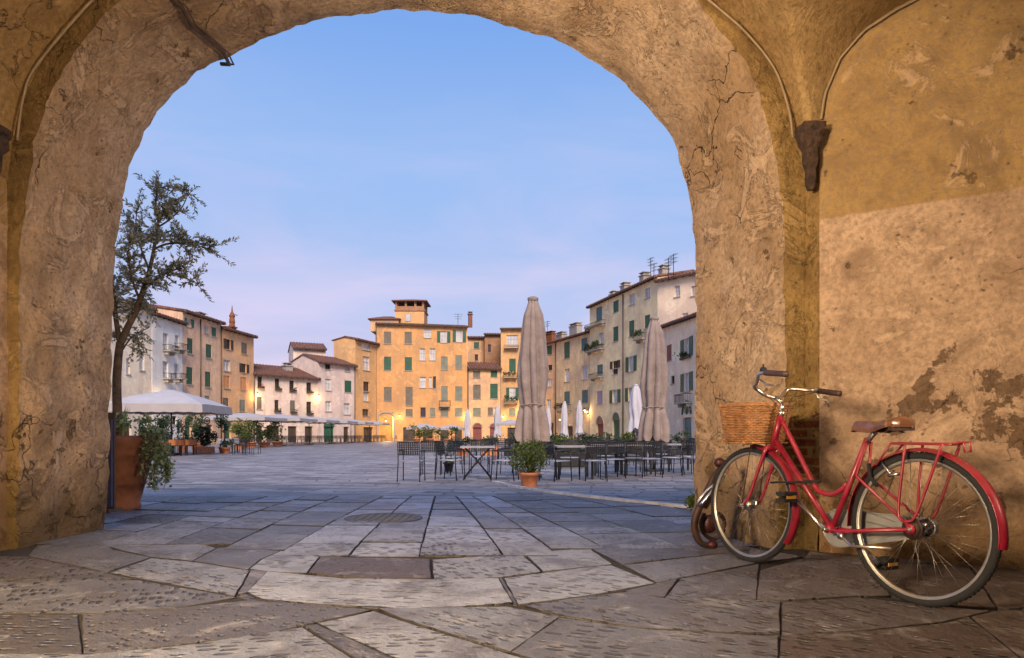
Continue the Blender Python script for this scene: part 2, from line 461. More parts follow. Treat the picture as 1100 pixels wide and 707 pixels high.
def leaf_mat(name, a, b_, rough=0.5, trans=0.25):
    m, nt, b = node_mat(name)
    oi = coords(nt)
    f = noise_t(nt, oi, 9, 3, 0.6)
    wn = nt.nodes.new('ShaderNodeTexWhiteNoise'); 
    ge = nt.nodes.new('ShaderNodeNewGeometry')
    nt.links.new(ge.outputs['Random Per Island'], wn.inputs['Vector']) if False else None
    c = mixc(nt, ge.outputs['Random Per Island'], a, b_)
    c = mixc(nt, maprange(nt, f, 0.35, 0.65, 0, 0.5), c, tuple(x * 0.6 for x in a))
    nt.links.new(c, b.inputs['Base Color']); b.inputs['Roughness'].default_value = rough
    b.inputs['Subsurface Weight'].default_value = 0.0
    tl = nt.nodes.new('ShaderNodeBsdfTranslucent'); nt.links.new(c, tl.inputs['Color'])
    mx = nt.nodes.new('ShaderNodeMixShader'); mx.inputs[0].default_value = 0.42
    nt.links.new(b.outputs[0], mx.inputs[1]); nt.links.new(tl.outputs[0], mx.inputs[2])
    nt.links.new(mx.outputs[0], nt.nodes['Material Output'].inputs['Surface'])
    return m
M['olive'] = leaf_mat('olive_leaf', (0.28, 0.25, 0.13), (0.66, 0.61, 0.42))
M['leaf'] = leaf_mat('leaf_green', (0.02, 0.06, 0.015), (0.10, 0.16, 0.05))
M['leaf_yellow'] = leaf_mat('leaf_yellow_green', (0.05, 0.095, 0.015), (0.24, 0.27, 0.05))
M['leaf_dark'] = leaf_mat('leaf_dark', (0.012, 0.04, 0.018), (0.05, 0.10, 0.05))
M['leaf_ivy'] = leaf_mat('leaf_ivy', (0.10, 0.17, 0.05), (0.55, 0.60, 0.30))
M['flower'] = leaf_mat('flower_red', (0.35, 0.02, 0.02), (0.5, 0.08, 0.1))
M['black_metal'] = simple('black_metal', (0.018, 0.018, 0.022), 0.45, 0.3, 0.3)
M['seat_metal'] = simple('seat_metal', (0.33, 0.34, 0.40), 0.35, 0.2, 0.1)
M['table_top'] = simple('table_top', (0.30, 0.29, 0.31), 0.4, 0.2, 0.2)
M['umbrella'] = simple('umbrella_fabric', (0.25, 0.195, 0.175), 0.9, var=0.25, scale=3, bmp=0.6, bscale=9, bdist=0.03)
M['umbrella_pale'] = simple('pale_fabric', (0.48, 0.46, 0.50), 0.9, var=0.08, scale=3)
M['canopy'] = simple('canopy_fabric', (0.38, 0.37, 0.395), 0.85, var=0.08, scale=1.5)
M['canopy_under'] = simple('valance_fabric', (0.36, 0.32, 0.31), 0.9, var=0.08, scale=2)
M['cloth_orange'] = simple('orange_cloth', (0.36, 0.12, 0.04), 0.9, var=0.1)
M['cloth_white'] = simple('white_cloth', (0.72, 0.70, 0.70), 0.9, var=0.05)
M['wood_dark'] = simple('dark_wood', (0.07, 0.045, 0.03), 0.7, var=0.3)
M['shutter_green'] = simple('green_paint', (0.028, 0.105, 0.062), 0.55, var=0.2, scale=2)
M['shutter_teal'] = simple('teal_paint', (0.06, 0.15, 0.16), 0.55, var=0.2, scale=2)
M['shutter_brown'] = simple('brown_paint', (0.17, 0.145, 0.11), 0.65, var=0.2, scale=2)
M['shutter_grey'] = simple('grey_green_paint', (0.21, 0.22, 0.17), 0.65, var=0.2, scale=2)
M['shutter_orange'] = simple('orange_panel', (0.62, 0.29, 0.12), 0.8, var=0.1)
M['shutter_lilac'] = simple('lilac_panel', (0.33, 0.27, 0.36), 0.8, var=0.1)
M['shutter_red'] = simple('red_brown_paint', (0.20, 0.06, 0.05), 0.6, var=0.2)
M['white_frame'] = simple('white_frame', (0.62, 0.60, 0.58), 0.6, var=0.1)
M['curtain'] = simple('curtained_pane', (0.52, 0.50, 0.50), 0.12, var=0.25, scale=1.2, coat=0.6)
M['glass_dark'] = simple('dark_pane', (0.035, 0.035, 0.045), 0.08, var=0.3, scale=1.5, coat=0.5)
M['sill'] = simple('sill_stone', (0.36, 0.32, 0.28), 0.85, var=0.2)
M['iron'] = simple('iron', (0.03, 0.028, 0.028), 0.6, 0.5, 0.2)
M['pipe'] = simple('drainpipe', (0.13, 0.085, 0.06), 0.5, 0.4, 0.2)
M['eave'] = simple('eave_wood', (0.075, 0.042, 0.028), 0.85, var=0.25)
M['dark_room'] = simple('dark_interior', (0.03, 0.026, 0.024), 0.9)
def roof_tiles():
    m, nt, b = node_mat('roof_tiles')
    v = coords(nt)
    w = nt.nodes.new('ShaderNodeTexBrick'); nt.links.new(v, w.inputs['Vector'])
    w.inputs['Scale'].default_value = 1.0; w.inputs['Brick Width'].default_value = 0.25; w.inputs['Row Height'].default_value = 0.4
    w.inputs['Mortar Size'].default_value = 0.03
    w.inputs['Color1'].default_value = (0.30, 0.115, 0.07, 1); w.inputs['Color2'].default_value = (0.16, 0.075, 0.055, 1); w.inputs['Mortar'].default_value = (0.07, 0.035, 0.03, 1)
    c = mixc(nt, maprange(nt, noise_t(nt, v, 0.9, 6, 0.7), 0.4, 0.7, 0, 0.7), w.outputs['Color'], (0.12, 0.085, 0.07))
    nt.links.new(c, b.inputs['Base Color']); b.inputs['Roughness'].default_value = 0.9
    bump(nt, b, math2(nt, 'MULTIPLY', w.outputs['Fac'], -1.0), 0.8, 0.08)
    return m
M['tiles'] = roof_tiles()
# bicycle
M['bike_red'] = simple('red_bike_paint', (0.36, 0.014, 0.060), 0.36, 0.15, 0.3, scale=18, coat=0.7, bmp=0.03)
M['bike_fender'] = simple('red_fender_paint', (0.34, 0.013, 0.052), 0.38, 0.15, 0.35, scale=12, coat=0.6)
def worn_paint(name, c):
    m, nt, b = node_mat(name); v = coords(nt)
    f = noise_t(nt, v, 16, 6, 0.7); f2 = noise_t(nt, v, 85, 4, 0.75, 0.4); f3 = noise_t(nt, v, 5, 4, 0.6)
    a = mixc(nt, maprange(nt, f, 0.3, 0.7), tuple(x * .7 for x in c), tuple(x * 1.25 for x in c))
    a = mixc(nt, maprange(nt, f3, 0.5, 0.75, 0, .35), a, (0.22, 0.13, 0.10))
    chip = maprange(nt, math2(nt, 'ADD', f2, math2(nt, 'MULTIPLY', f3, .25)), 0.77, 0.80)
    a = mixc(nt, chip, a, (0.06, 0.035, 0.03))
    nt.links.new(a, b.inputs['Base Color'])
    nt.links.new(maprange(nt, f, 0.3, 0.7, .28, .6), b.inputs['Roughness'])
    b.inputs['Coat Weight'].default_value = .35; b.inputs['Coat Roughness'].default_value = .25
    bump(nt, b, math2(nt, 'SUBTRACT', f2, chip), .12, .002)
    return m
M['bike_red'] = worn_paint('worn_red_paint', (0.25, 0.006, 0.026)); M['bike_fender'] = worn_paint('worn_red_mudguard', (0.235, 0.006, 0.023))
M['rubber'] = simple('rubber', (0.010, 0.010, 0.012), 0.85, var=0.3, scale=20, bmp=0.2)
M['chrome'] = simple('worn_chrome', (0.62, 0.60, 0.57), 0.28, 1.0, 0.2, scale=20)
M['alu'] = simple('rim_metal', (0.48, 0.46, 0.42), 0.38, 0.9, 0.15, scale=10)
M['spoke'] = simple('spoke_metal', (0.25, 0.22, 0.20), 0.4, 0.9, 0.2)
M['chainguard'] = simple('chain_guard_plastic', (0.25, 0.25, 0.25), 0.35, 0.3, 0.2, coat=0.3)
M['leather'] = simple('brown_leather', (0.13, 0.055, 0.028), 0.3, 0.0, 0.35, scale=9, coat=0.5, bmp=0.1)
M['grip'] = simple('dark_grip', (0.05, 0.028, 0.026), 0.5, var=0.2, bmp=0.2)
M['wicker'] = simple('wicker', (0.31, 0.145, 0.055), 0.6, var=0.45, scale=28, bmp=0.5, bscale=60)
M['reflector'] = simple('amber_reflector', (0.55, 0.30, 0.05), 0.2, var=0.1, coat=0.8)
M['rust'] = simple('rusty_iron', (0.05, 0.025, 0.02), 0.6, 0.4, 0.45, scale=12, bmp=0.5, bscale=40, bdist=0.003)
M['rust_red'] = simple('red_brown_iron', (0.06, 0.014, 0.014), 0.45, 0.3, 0.35, scale=12, bmp=0.3)
M['cable'] = simple('painted_cable', (0.30, 0.22, 0.14), 0.6, var=0.25)
M['cable_dark'] = simple('dark_cable', (0.10, 0.06, 0.04), 0.6, var=0.3)
M['corbel'] = simple('corbel_stone', (0.055, 0.03, 0.02), 0.9, var=0.7, scale=18, bmp=1.0, bscale=24, bdist=0.03)
M['board'] = simple('blue_board', (0.045, 0.045, 0.10), 0.5)
def lamp_mat(name, c, s):
    m, nt, b = node_mat(name)
    b.inputs['Base Color'].default_value = (0.8, 0.7, 0.5, 1)
    b.inputs['Emission Color'].default_value = (*c, 1); b.inputs['Emission Strength'].default_value = s
    return m
M['lamp_glow'] = lamp_mat('lamp_glow', (1.0, 0.72, 0.34), 9.0)
# ------------------------------------------------------------ curves of the archway
def smooth_curve(pts, n):
    """Catmull-Rom through pts, resampled to n+1 evenly spaced points"""
    P = [Vector(p) for p in pts]; out = []
    for i in range(len(P) - 1):
        p0 = P[max(i - 1, 0)]; p1 = P[i]; p2 = P[i + 1]; p3 = P[min(i + 2, len(P) - 1)]
        for k in range(12):
            t = k / 12
            out.append(0.5 * ((2 * p1) + (-p0 + p2) * t + (2 * p0 - 5 * p1 + 4 * p2 - p3) * t * t + (-p0 + 3 * p1 - 3 * p2 + p3) * t ** 3))
    out.append(P[-1])
    L = [0]
    for i in range(1, len(out)): L.append(L[-1] + (out[i] - out[i - 1]).length)
    res = []; j = 0
    for k in range(n + 1):
        d = L[-1] * k / n
        while j < len(L) - 2 and L[j + 1] < d: j += 1
        t = (d - L[j]) / max(1e-9, L[j + 1] - L[j])
        res.append(out[j].lerp(out[j + 1], min(1, t)))
    return res
YO, YI = 5.30, 4.35
def wp(px, py, D):
    v = W(px, py, D); return (v.x, v.z)
outer_px = [(115, 575), (118, 500), (121, 400), (123, 310), (127, 250), (136, 196), (156, 145), (182, 109), (225, 73), (291, 40), (345, 22), (400, 13.6), (450, 13.2),
            (491, 16.5), (545, 28), (600, 48), (654, 79), (691, 112), (716, 145), (731, 174), (739, 205), (744, 245), (745, 300), (745, 400), (744, 500), (741, 575)]
oc = smooth_curve([wp(x, y, YO) for x, y in outer_px], 180)
inner_pts = [(-3.34, -0.06), (-3.33, 0.6), (-3.315, 1.3), (-3.31, 1.83), (-3.277, 2.355), (-3.2, 2.865), (-3.04, 3.21), (-2.81, 3.535), (-2.583, 3.72), (-2.15, 3.99),
             (-1.5, 4.26), (-0.74, 4.37), (0.0, 4.30), (0.7, 4.08), (1.1, 3.83), (1.37, 3.55), (1.594, 3.235), (1.754, 2.79), (1.817, 2.28), (1.836, 1.83), (1.84, 1.2), (1.80, 0.6), (1.77, -0.06)]
ic = smooth_curve(inner_pts, 180)
def nz(p, s): return noise.noise(Vector(p) * s)
CR = Vector((2.03, 4.24)); DW = Vector((0.838, -0.546)).normalized()          # right wall: corner and direction
EW = Vector((-0.965, -0.26)).normalized()
def a_of(x):
    u = (x + 0.72) / 2.68
    return 2.54 + 1.92 * math.sqrt(max(0.0, 1 - u * u)) if abs(u) < 1 else 2.50
BT = [(-0.02, 2.5), (0.0, 2.78), (0.035, 3.02), (0.125, 3.23), (0.262, 3.36), (0.436, 3.43), (0.8, 3.52), (1.65, 3.62), (2.5, 3.52), (2.86, 3.43), (3.04, 3.36), (3.18, 3.23), (3.27, 3.02), (3.3, 2.78), (3.32, 2.5)]
def b_of(s):
    if s <= BT[0][0] or s >= BT[-1][0]: return 2.5
    for (s0, h0), (s1, h1) in zip(BT, BT[1:]):
        if s <= s1: return h0 + (h1 - h0) * (s - s0) / (s1 - s0)
def s_of(x, y):
    px_, py_ = x - CR.x, y - CR.y
    return (px_ * EW.y - py_ * EW.x) / (DW.x * EW.y - DW.y * EW.x)
def vault_h(x, y):
    h = max(a_of(x), b_of(s_of(x, y)))
    t = max(0.0, min(1.0, (2.7 - y) / 1.8)); k = max(0.0, min(1.0, (x - 0.9) / 1.2)); t = t * t * (3 - 2 * t) * k * k * (3 - 2 * k)
    h = max(h, 2.5 + 1.05 * t)
    return h

house = thing('passage_building', 'ochre plastered vaulted passage with a wide crumbling arch opening onto the square', 'building', (-0.7, 4.8, 0))
# reveal of the arch
mb = MB()
NV = 26
def rev(u, v):
    i = min(180, int(round(u * 180)))
    a, b_ = ic[i], oc[i]
    x = a.x + (b_.x - a.x) * v; z = a.y + (b_.y - a.y) * v; y = YI + (YO - YI) * v
    # outward normal of the curve, in the x-z plane
    t = (ic[min(180, i + 1)] - ic[max(0, i - 1)]).normalized()
    nx, nz_ = t.y, -t.x          # points into the opening
    d = 0.018 * nz((x, y, z), 1.3) + 0.026 * nz((x, y, z), 4.5) * (0.3 + 0.7 * abs(2 * v - 1)**0 * (1 if 0.1 < v < 0.85 else 0.45)) + 0.008 * nz((x, y, z), 14)
    low = max(0, 0.7 - z)
    d += low * 0.05 * nz((x, y, z), 3.1)
    if v > 0.93 or v < 0.05: d += -0.012 + 0.02 * nz((x * 1.0, y, z), 11)
    ye = 0.02 * nz((x + 9, y, z), 4) if 0 < v < 1 else 0.012 * nz((x + 9, y, z), 9)
    return Vector((x - nx * d * -1, y + ye, z - nz_ * d * -1))
mb.grid(rev, 180, NV)
mb.build('arch_reveal', M['reveal'], house)
# inner face of the arch wall, between the reveal and the vault
mb = MB()
def face(u, v):
    i = min(180, int(round(u * 180)))
    a = rev(u, 0)
    p = ic[i]
    if p.y < 2.0: tgt = Vector((-3.47 if p.x < 0 else 1.985, YI, p.y))
    else:
        d = Vector((p.x + 0.72, 0, p.y - 2.0)); L_ = d.length; d.normalize()
        tgt = Vector((p.x, YI, p.y)) + d * 0.75
        tgt.x = max(-3.47, min(1.985 + max(0, (2.7 - p.y)) * 0.0 + (0.0 if p.y < 2.6 else 0.2), tgt.x))
    q = a.lerp(tgt, v)
    if v > 0: q.y = YI + 0.012 * nz(q, 2.0) + 0.004 * nz(q, 9)
    return q
mb.grid(face, 180, 8)
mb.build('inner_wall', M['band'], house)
# vault
mb = MB()
def vault(u, v, x0=-3.47, x1=4.95, y0=YI + 0.02, y1=-0.6):
    x = x0 + (x1 - x0) * u; y = y0 + (y1 - y0) * v
    h = vault_h(x, y)
    return Vector((x, y, h + 0.012 * nz((x, y, 0), 2.2) + 0.003 * nz((x, y, 0), 8)))
mb.grid(vault, 300, 190)
def vault2(u, v): return vault(u, v, y0=-0.6, y1=-9.0)
mb.grid(vault2, 120, 60)
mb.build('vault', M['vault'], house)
# corner chamfer, right wall, left wall
mb = MB()
def wallfn(A, B, h, amp=0.012):
    A = Vector(A); B = Vector(B)
    t = (B - A).normalized(); n_ = Vector((t.y, -t.x))
    def f(u, v):
        p = A.lerp(B, u); z = -0.06 + (h + 0.06) * v
        q = Vector((p.x, p.y, z))
        d = amp * nz(q, 1.5) + 0.006 * nz(q, 6) + max(0, 0.35 - z) * 0.08 * (0.4 + nz(q, 3))
        return Vector((p.x + n_.x * d, p.y + n_.y * d, z))
    return f
mb.grid(wallfn((1.985, 4.35), (2.03, 4.24), 3.1, 0.004), 4, 100)
mb.build('corner_strip', M['band'], house)
mb = MB()
WE = CR + DW * 3.32
mb.grid(wallfn(CR, WE, 3.75), 150, 150)
mb.grid(wallfn(WE, (WE.x, -9.0), 3.75), 60, 30)
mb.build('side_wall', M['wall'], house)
mb = MB()
mb.grid(wallfn((-3.47, -9.0), (-3.42, 4.40), 3.6), 120, 60)
mb.grid(wallfn((WE.x + 0.1, -9.0), (2.0, -9.0), 4.6), 10, 10)  # unseen back wall, added to keep bluish sky light out
mb.grid(wallfn((-1.5, -9.0), (-3.6, -9.0), 4.6), 10, 10)
mb.quad((-1.5, -9, 3.2), (2.0, -9, 3.2), (2.0, -9, 4.8), (-1.5, -9, 4.8))
mb.build('far_side_wall', M['wall'], house)
# outer face towards the square, and an unseen house shell blocking light, kept low for the sun
mb = MB()
def oface(u, v):
    i = min(180, int(round(u * 180)))
    a = rev(u, 1.0); p = oc[i]
    if p.y < 1.6: tgt = Vector((-16 if p.x < -0.9 else 15, YO, p.y))
    else:
        d = Vector((p.x + 0.9, 0, p.y - 1.6)); d.normalize()
        k = min(15 / max(1e-3, abs(d.x)), 4.1 / max(1e-3, d.z))
        tgt = Vector((-0.9, YO, 1.6)) + d * k
    return a.lerp(tgt, v) if v > 0 else a
mb.grid(oface, 180, 6)
mb.build('outer_wall', M['reveal'], house)
mb = MB()
mb.quad((-16, 5.28, 5.7), (15, 5.28, 5.7), (15, -11, 5.7), (-16, -11, 5.7))
mb.quad((-16, 5.28, 0), (-16, 5.28, 5.7), (-16, -11, 5.7), (-16, -11, 0))
mb.quad((15, 5.28, 0), (15, 5.28, 5.7), (15, -11, 5.7), (15, -11, 0))
mb.quad((-16, -9.3, 4.5), (-16, -9.3, 7), (15, -9.3, 7), (15, -9.3, 4.5))
mb.quad((-16, -9.3, 0), (-16, -9.3, 4.5), (-3.4, -9.3, 4.5), (-3.4, -9.3, 0))
mb.quad((5, -9.3, 0), (5, -9.3, 4.5), (15, -9.3, 4.5), (15, -9.3, 0))
mb.build('house_shell', M['reveal'], house)
# corbels where the vault springs
def corbel(c, w, h, rz, label, group='stone corbels under the vault'):
    t = MB(); c = Vector(c)
    prof = [(0.20, 0.0), (0.34, 0.10), (0.36, 0.3), (0.50, 0.42), (0.55, 0.62), (0.80, 0.72), (0.86, 0.86), (1.0, 0.9), (1.0, 1.0)]
    def rad(a, i, z_): return 1 / max(abs(math.cos(a)), abs(math.sin(a))) ** 0.6 * (1 + 0.18 * noise.noise(Vector((math.cos(a) * 2, math.sin(a) * 2, i * 0.9 + c.x))))
    t.lathe((c.x, c.y, c.z), [(p * w, q * h) for p, q in prof], 16, False, rad)
    o = t.build('corbel', M['corbel'], origin=c)
    return tag(o, label, 'corbel')
corbel((1.955, 4.21, 2.37), 0.080, 0.42, 0, 'dark weathered stone corbel at the vault springing beside the right wall')
corbel((-3.40, 4.20, 2.33), 0.085, 0.45, 0, 'dark stone corbel at the left edge under the vault')

# cables
def cable(name, pts, r, m, label, n=6):
    t = MB(); t.tube(pts, r, n)
    o = t.build(name, m, origin=pts[0]); return tag(o, label, 'cable')
def on_front(lst, off=-0.02):
    pp = smooth_curve([wp(x, y, YI + off) for x, y in lst], 40)
    return [Vector((p.x, YI + off, p.y)) for p in pp]
cable('cable', [Vector((p.x - 0.035, YI - 0.05, p.z - 0.045)) for p in on_front([(856, 142), (851, 110), (836, 68), (806, 30), (772, 0), (735, -30)], -0.03)], 0.008, M['cable'], 'thin painted cable following the vault edge right of the arch')
cable('cable', [Vector((p.x + 0.035, YI - 0.05, p.z - 0.045)) for p in on_front([(15, 145), (22, 98), (36, 65), (91, 0), (125, -30)], -0.03)], 0.008, M['cable'], 'thin painted cable following the vault edge left of the arch')
lp = []
for i in range(30):
    s_ = 0.012 + 0.8 * (i / 29) ** 1.7
    q = CR + DW * s_ ; nn = Vector((-DW.y, DW.x)) * -1
    nn = Vector((DW.y, -DW.x))
    q = q + nn * 0.02
    lp.append(Vector((q.x, q.y, b_of(s_) - 0.025)))
cable('cable', lp, 0.009, M['cable'], 'thin painted cable curving up the edge of the right hand lunette')
bp_ = []
for (px, py, v_) in ((150, -40, 0.0), (187, 0, 0.25), (200, 18, 0.45), (215, 33, 0.65), (232, 52, 0.88), (240, 64, 1.0)):
    # nearest reveal point along that pixel direction
    best = None
    for i in range(181):
        for j in range(27):
            pass
    bp_.append((px, py, v_))
pts_ = []
for (px, py, v_) in bp_:
    best, bd = None, 1e9
    for i in range(30, 100):
        p = rev(i / 180, v_)
        qx = 550 + p.x / p.y * F; qy = HZ - (p.z - CH) / p.y * F
        d = (qx - px) ** 2 + (qy - py) ** 2
        if d < bd: bd, best, bi = d, p, i
    pts_.append(best + Vector((0.02, 0, -0.028)))
pts_.append(pts_[-1] + Vector((-0.01, 0.05, 0.01)))
pts_.append(pts_[-2] + Vector((-0.09, 0.06, 0.02)))
cable('cable_bundle', [Vector(p) for p in pts_], 0.015, M['cable_dark'], 'thick dark cable bundle crossing the arch soffit at upper left')
cable('cable_bundle', [Vector(p) + Vector((0.035, 0, 0.0)) for p in pts_], 0.007, M['cable_dark'], 'thinner pale cable running beside the thick bundle at upper left')

# ------------------------------------------------------------ ground
def structure(o): o['kind'] = 'structure'; return o
mb = MB()
ys = [-12, -9, -4, 0, 2, 3, 4, 4.6] + [5 + 0.5 * i for i in range(10)]
def sheet(ys, x0, x1, dz, nx=8):
    t = MB(); vs = []
    for y in ys:
        for i in range(nx + 1): vs.append((x0 + (x1 - x0) * i / nx, y, g(y) + dz))
    fs = [(j * (nx + 1) + i, j * (nx + 1) + i + 1, (j + 1) * (nx + 1) + i + 1, (j + 1) * (nx + 1) + i) for j in range(len(ys) - 1) for i in range(nx)]
    t.add(vs, fs, True); return t
structure(sheet(ys, -14, 16, -0.008).build('joint_bed', M['mortar']))
structure(sheet([9.3, 10, 11, 12, 13, 14, 16, 20, 30, 50, 90, 150, 400, 900], -450, 450, 0.0, 40).build('square_paving', M['far_paving']))

class Stones:
    def __init__(s): s.bm = bmesh.new(); s.uv = s.bm.loops.layers.uv.new('loc'); s.cl = s.bm.loops.layers.float_color.new('tone'); s.n = 0
    def add(s, poly, tone=0.5, tool=0.5, warm=0.0, ang=None, gap=0.003):
        """poly: ground points (x, y) counter-clockwise or not"""
        P = [Vector((p[0], p[1])) for p in poly]
        ar = sum(P[i].x * P[(i + 1) % len(P)].y - P[(i + 1) % len(P)].x * P[i].y for i in range(len(P)))
        if ar < 0: P.reverse()
        Q = []
        for i in range(len(P)):                       # split long edges and roughen them
            a, b_ = P[i], P[(i + 1) % len(P)]; L_ = (b_ - a).length
            k = max(1, int(L_ / 0.07))
            e = (b_ - a) / max(L_, 1e-9); nn = Vector((-e.y, e.x))
            for j in range(k):
                p = a + (b_ - a) * (j / k)
                w = 0.005 * noise.noise(Vector((p.x * 6, p.y * 6, s.n * 0.7))) + 0.004 * noise.noise(Vector((p.x * 19, p.y * 19, s.n * 1.3)))
                Q.append(p + nn * w)
        n = len(Q)
        def inset(d):
            out = []
            for i in range(n):
                t = (Q[(i + 1) % n] - Q[i - 1]); t.normalize()
                out.append(Q[i] + Vector((-t.y, t.x)) * d)
            return out
        dz = random.uniform(-0.004, 0.004) + 0.0003 * (s.n % 7)
        tilt = (random.uniform(-0.004, 0.004), random.uniform(-0.004, 0.004))
        c = sum(Q, Vector((0, 0))) / n
        rings = []
        for d, z in ((gap, -0.03), (gap, -0.006), (gap + 0.0015, -0.0018), (gap + 0.005, 0.0)):
            rings.append([s.bm.verts.new((q.x, q.y, g(q.y) + z + dz + (q.x - c.x) * tilt[0] + (q.y - c.y) * tilt[1])) for q in inset(d)])
        if ang is None: ang = random.choice((0.2, 0.9, 1.5, 2.2, 2.8)) + random.uniform(-.2, .2)
        ca, sa = math.cos(ang), math.sin(ang)
        topset = set(rings[-1]); fs = []
        for r0, r1 in zip(rings, rings[1:]):
            for i in range(n):
                fs.append(s.bm.faces.new((r0[i], r0[(i + 1) % n], r1[(i + 1) % n], r1[i])))
        fs.append(s.bm.faces.new(rings[-1]))
        for f in fs:
            f.smooth = True
            for l in f.loops:
                edge = l.vert not in topset
                x, y = l.vert.co.x, l.vert.co.y
                l[s.uv].uv = (x * ca + y * sa + s.n * 3.3, -x * sa + y * ca)
                l[s.cl] = (tone, 0 if edge else tool, warm, 0 if edge else 1)
        fs[-1].smooth = False
        s.n += 1
    def build(s, name):
        me = bpy.data.meshes.new(name); s.bm.to_mesh(me); s.bm.free()
        me.materials.append(M['paving'])
        o = bpy.data.objects.new(name, me); col.objects.link(o); return structure(o)
st = Stones()
def pxs(lst): return [tuple(GP(x, y)[:2]) for x, y in lst]
NEAR = [  # photo outlines of the near slabs: polygon, tone, tooled, warm, tool direction
 ([(-90, 622), (89, 621.5), (143, 621), (114.5, 615), (30, 598), (-60, 596)], .22, .9, .25, .4),
 ([(-110, 657), (-100, 623), (89, 622.5), (148, 622.5), (254, 641), (198, 650.5), (109, 657)], .30, 1, .15, .35),
 ([(-130, 703), (-110, 659), (84, 659), (87, 701)], .18, .5, .15, 1.5),
 ([(-150, 760), (-130, 705), (109, 702), (203, 692), (325, 673), (390, 714), (430, 760)], .45, .75, 0, 1.9),
 ([(327, 672), (341, 670), (437, 714), (480, 760), (432, 760), (392, 713)], .2, .3, .1, 1),
 ([(88, 659), (109, 659), (198, 652), (265, 645), (342, 650), (399, 655), (325, 671.5), (280, 681), (203, 690), (109, 700), (90, 701)], .24, .0, .25, 1),
 ([(265.5, 636), (287, 614.5), (369, 622), (462, 622.7), (535.4, 621.4), (551, 647), (505, 651), (434.5, 653.5), (342, 648.6), (282, 643.5)], .66, .55, 0, 1.5),
 ([(255, 640), (264, 636.5), (281, 644.5), (340, 649.5), (266, 644)], .25, .2, .2, 1),
 ([(342, 669), (402, 656), (434, 667), (546, 701), (630, 726), (660, 760), (482, 760), (438, 713)], .52, .8, 0, 1.7),
 ([(407, 654.5), (505, 652.7), (545, 652), (601, 663), (548, 700), (434.5, 666)], .42, .5, 0, .8),
 ([(601, 664), (693, 676.5), (820, 683), (836, 683), (835, 720), (850, 760), (664, 760), (632, 724), (549, 701)], .30, .8, .12, 1.2),
 ([(541, 620.5), (583, 615), (634, 608), (657, 606.5), (704, 625.5), (629, 639.5), (557, 649)], .60, .7, 0, .9),
 ([(537, 622), (539, 621), (556, 649), (552, 649)], .2, .2, .1, 1),
 ([(672, 635), (728, 621.5), (714, 641.5), (678, 638)], .28, .3, .3, 1),
 ([(565, 650.5), (629, 641), (674, 636), (714, 643), (731, 622), (815, 606), (812, 645), (838, 647), (837, 681), (760, 678.5), (693, 675), (601, 661)], .30, .85, .18, .75),
 ([(840, 647), (920, 642), (1003, 651), (1063, 656), (1012, 668), (931, 676.5), (840, 682)], .25, 1, .45, .7),
 ([(839, 684), (931, 678.5), (1012, 670.5), (1040, 663), (1075, 690), (1110, 720), (1150, 760), (852, 760), (837, 720)], .16, 1, .6, 1.2),
 ([(1042, 662), (1066, 656), (1200, 650), (1260, 690), (1113, 719), (1078, 690)], .20, .3, .6, 1.2),
 ([(1114, 721), (1262, 692), (1330, 760), (1153, 760)], .18, .8, .5, 1.2),
 ([(817, 613), (862, 600.5), (940, 606), (956, 640), (920, 640.5), (843, 644.5), (813, 644)], .34, .1, .5, 2.2),
 ([(942, 606), (1040, 607), (1070, 654), (1004, 649.5), (958, 641)], .24, .8, .6, .4),
 ([(1042, 606), (1200, 606), (1220, 649), (1072, 654)], .22, .7, .65, .4),
 ([(864, 599), (875, 585), (1000, 590), (1200, 590), (1200, 605), (1040, 605.5), (942, 605)], .30, .1, .55, .4),
 ([(633, 588.5), (690, 580), (745, 575), (800, 586), (815, 590), (668, 606)], .30, .2, .05, .4),
 ([(670, 607), (815, 591), (862, 598.5), (816, 604.5), (731, 620.5), (706, 625)], .38, .2, .15, .4),
 ([(30, 597), (114, 614), (162, 598.5), (122, 590.5), (108, 580), (40, 586)], .28, .1, .1, 1),
 ([(119, 614.5), (163, 599), (208, 603), (268, 612.5), (252, 639.5)], .46, .8, 0, .9),
 ([(110, 585), (127, 589.5), (163, 597.5), (206, 601.5), (232, 588), (193, 578.5), (160, 572), (112, 572)], .40, .6, .05, 1.3),
 ([(208, 602), (266, 611), (280, 600), (300, 591.5), (250, 587), (233, 588.5)], .30, .2, .05, 1.3),
 ([(255, 640), (270, 612.5), (287, 614.2), (266, 636)], .3, .2, .2, 1),
 ([(268, 611), (283, 600), (302, 592), (343, 598), (329, 615.5), (289, 613.5)], .62, .9, 0, 1.3),
 ([(331, 616), (344.5, 598.5), (377, 599.5), (461, 600.5), (463, 621.5), (400, 621.5)], .10, .0, .75, 1.3),
 ([(464.5, 601), (520, 597.5), (560, 595), (581, 614.3), (535, 620), (466, 622)], .55, .9, 0, .6),
 ([(564, 595), (580, 592.5), (632, 588.5), (658, 605.5), (584, 613.5)], .60, .2, 0, .6),
]
for poly, tone, tool, warm, ang in NEAR: st.add(pxs(poly), max(0.0, min(1.0, (tone - .14) * 1.45)), tool, warm, ang, gap=-0.0015)
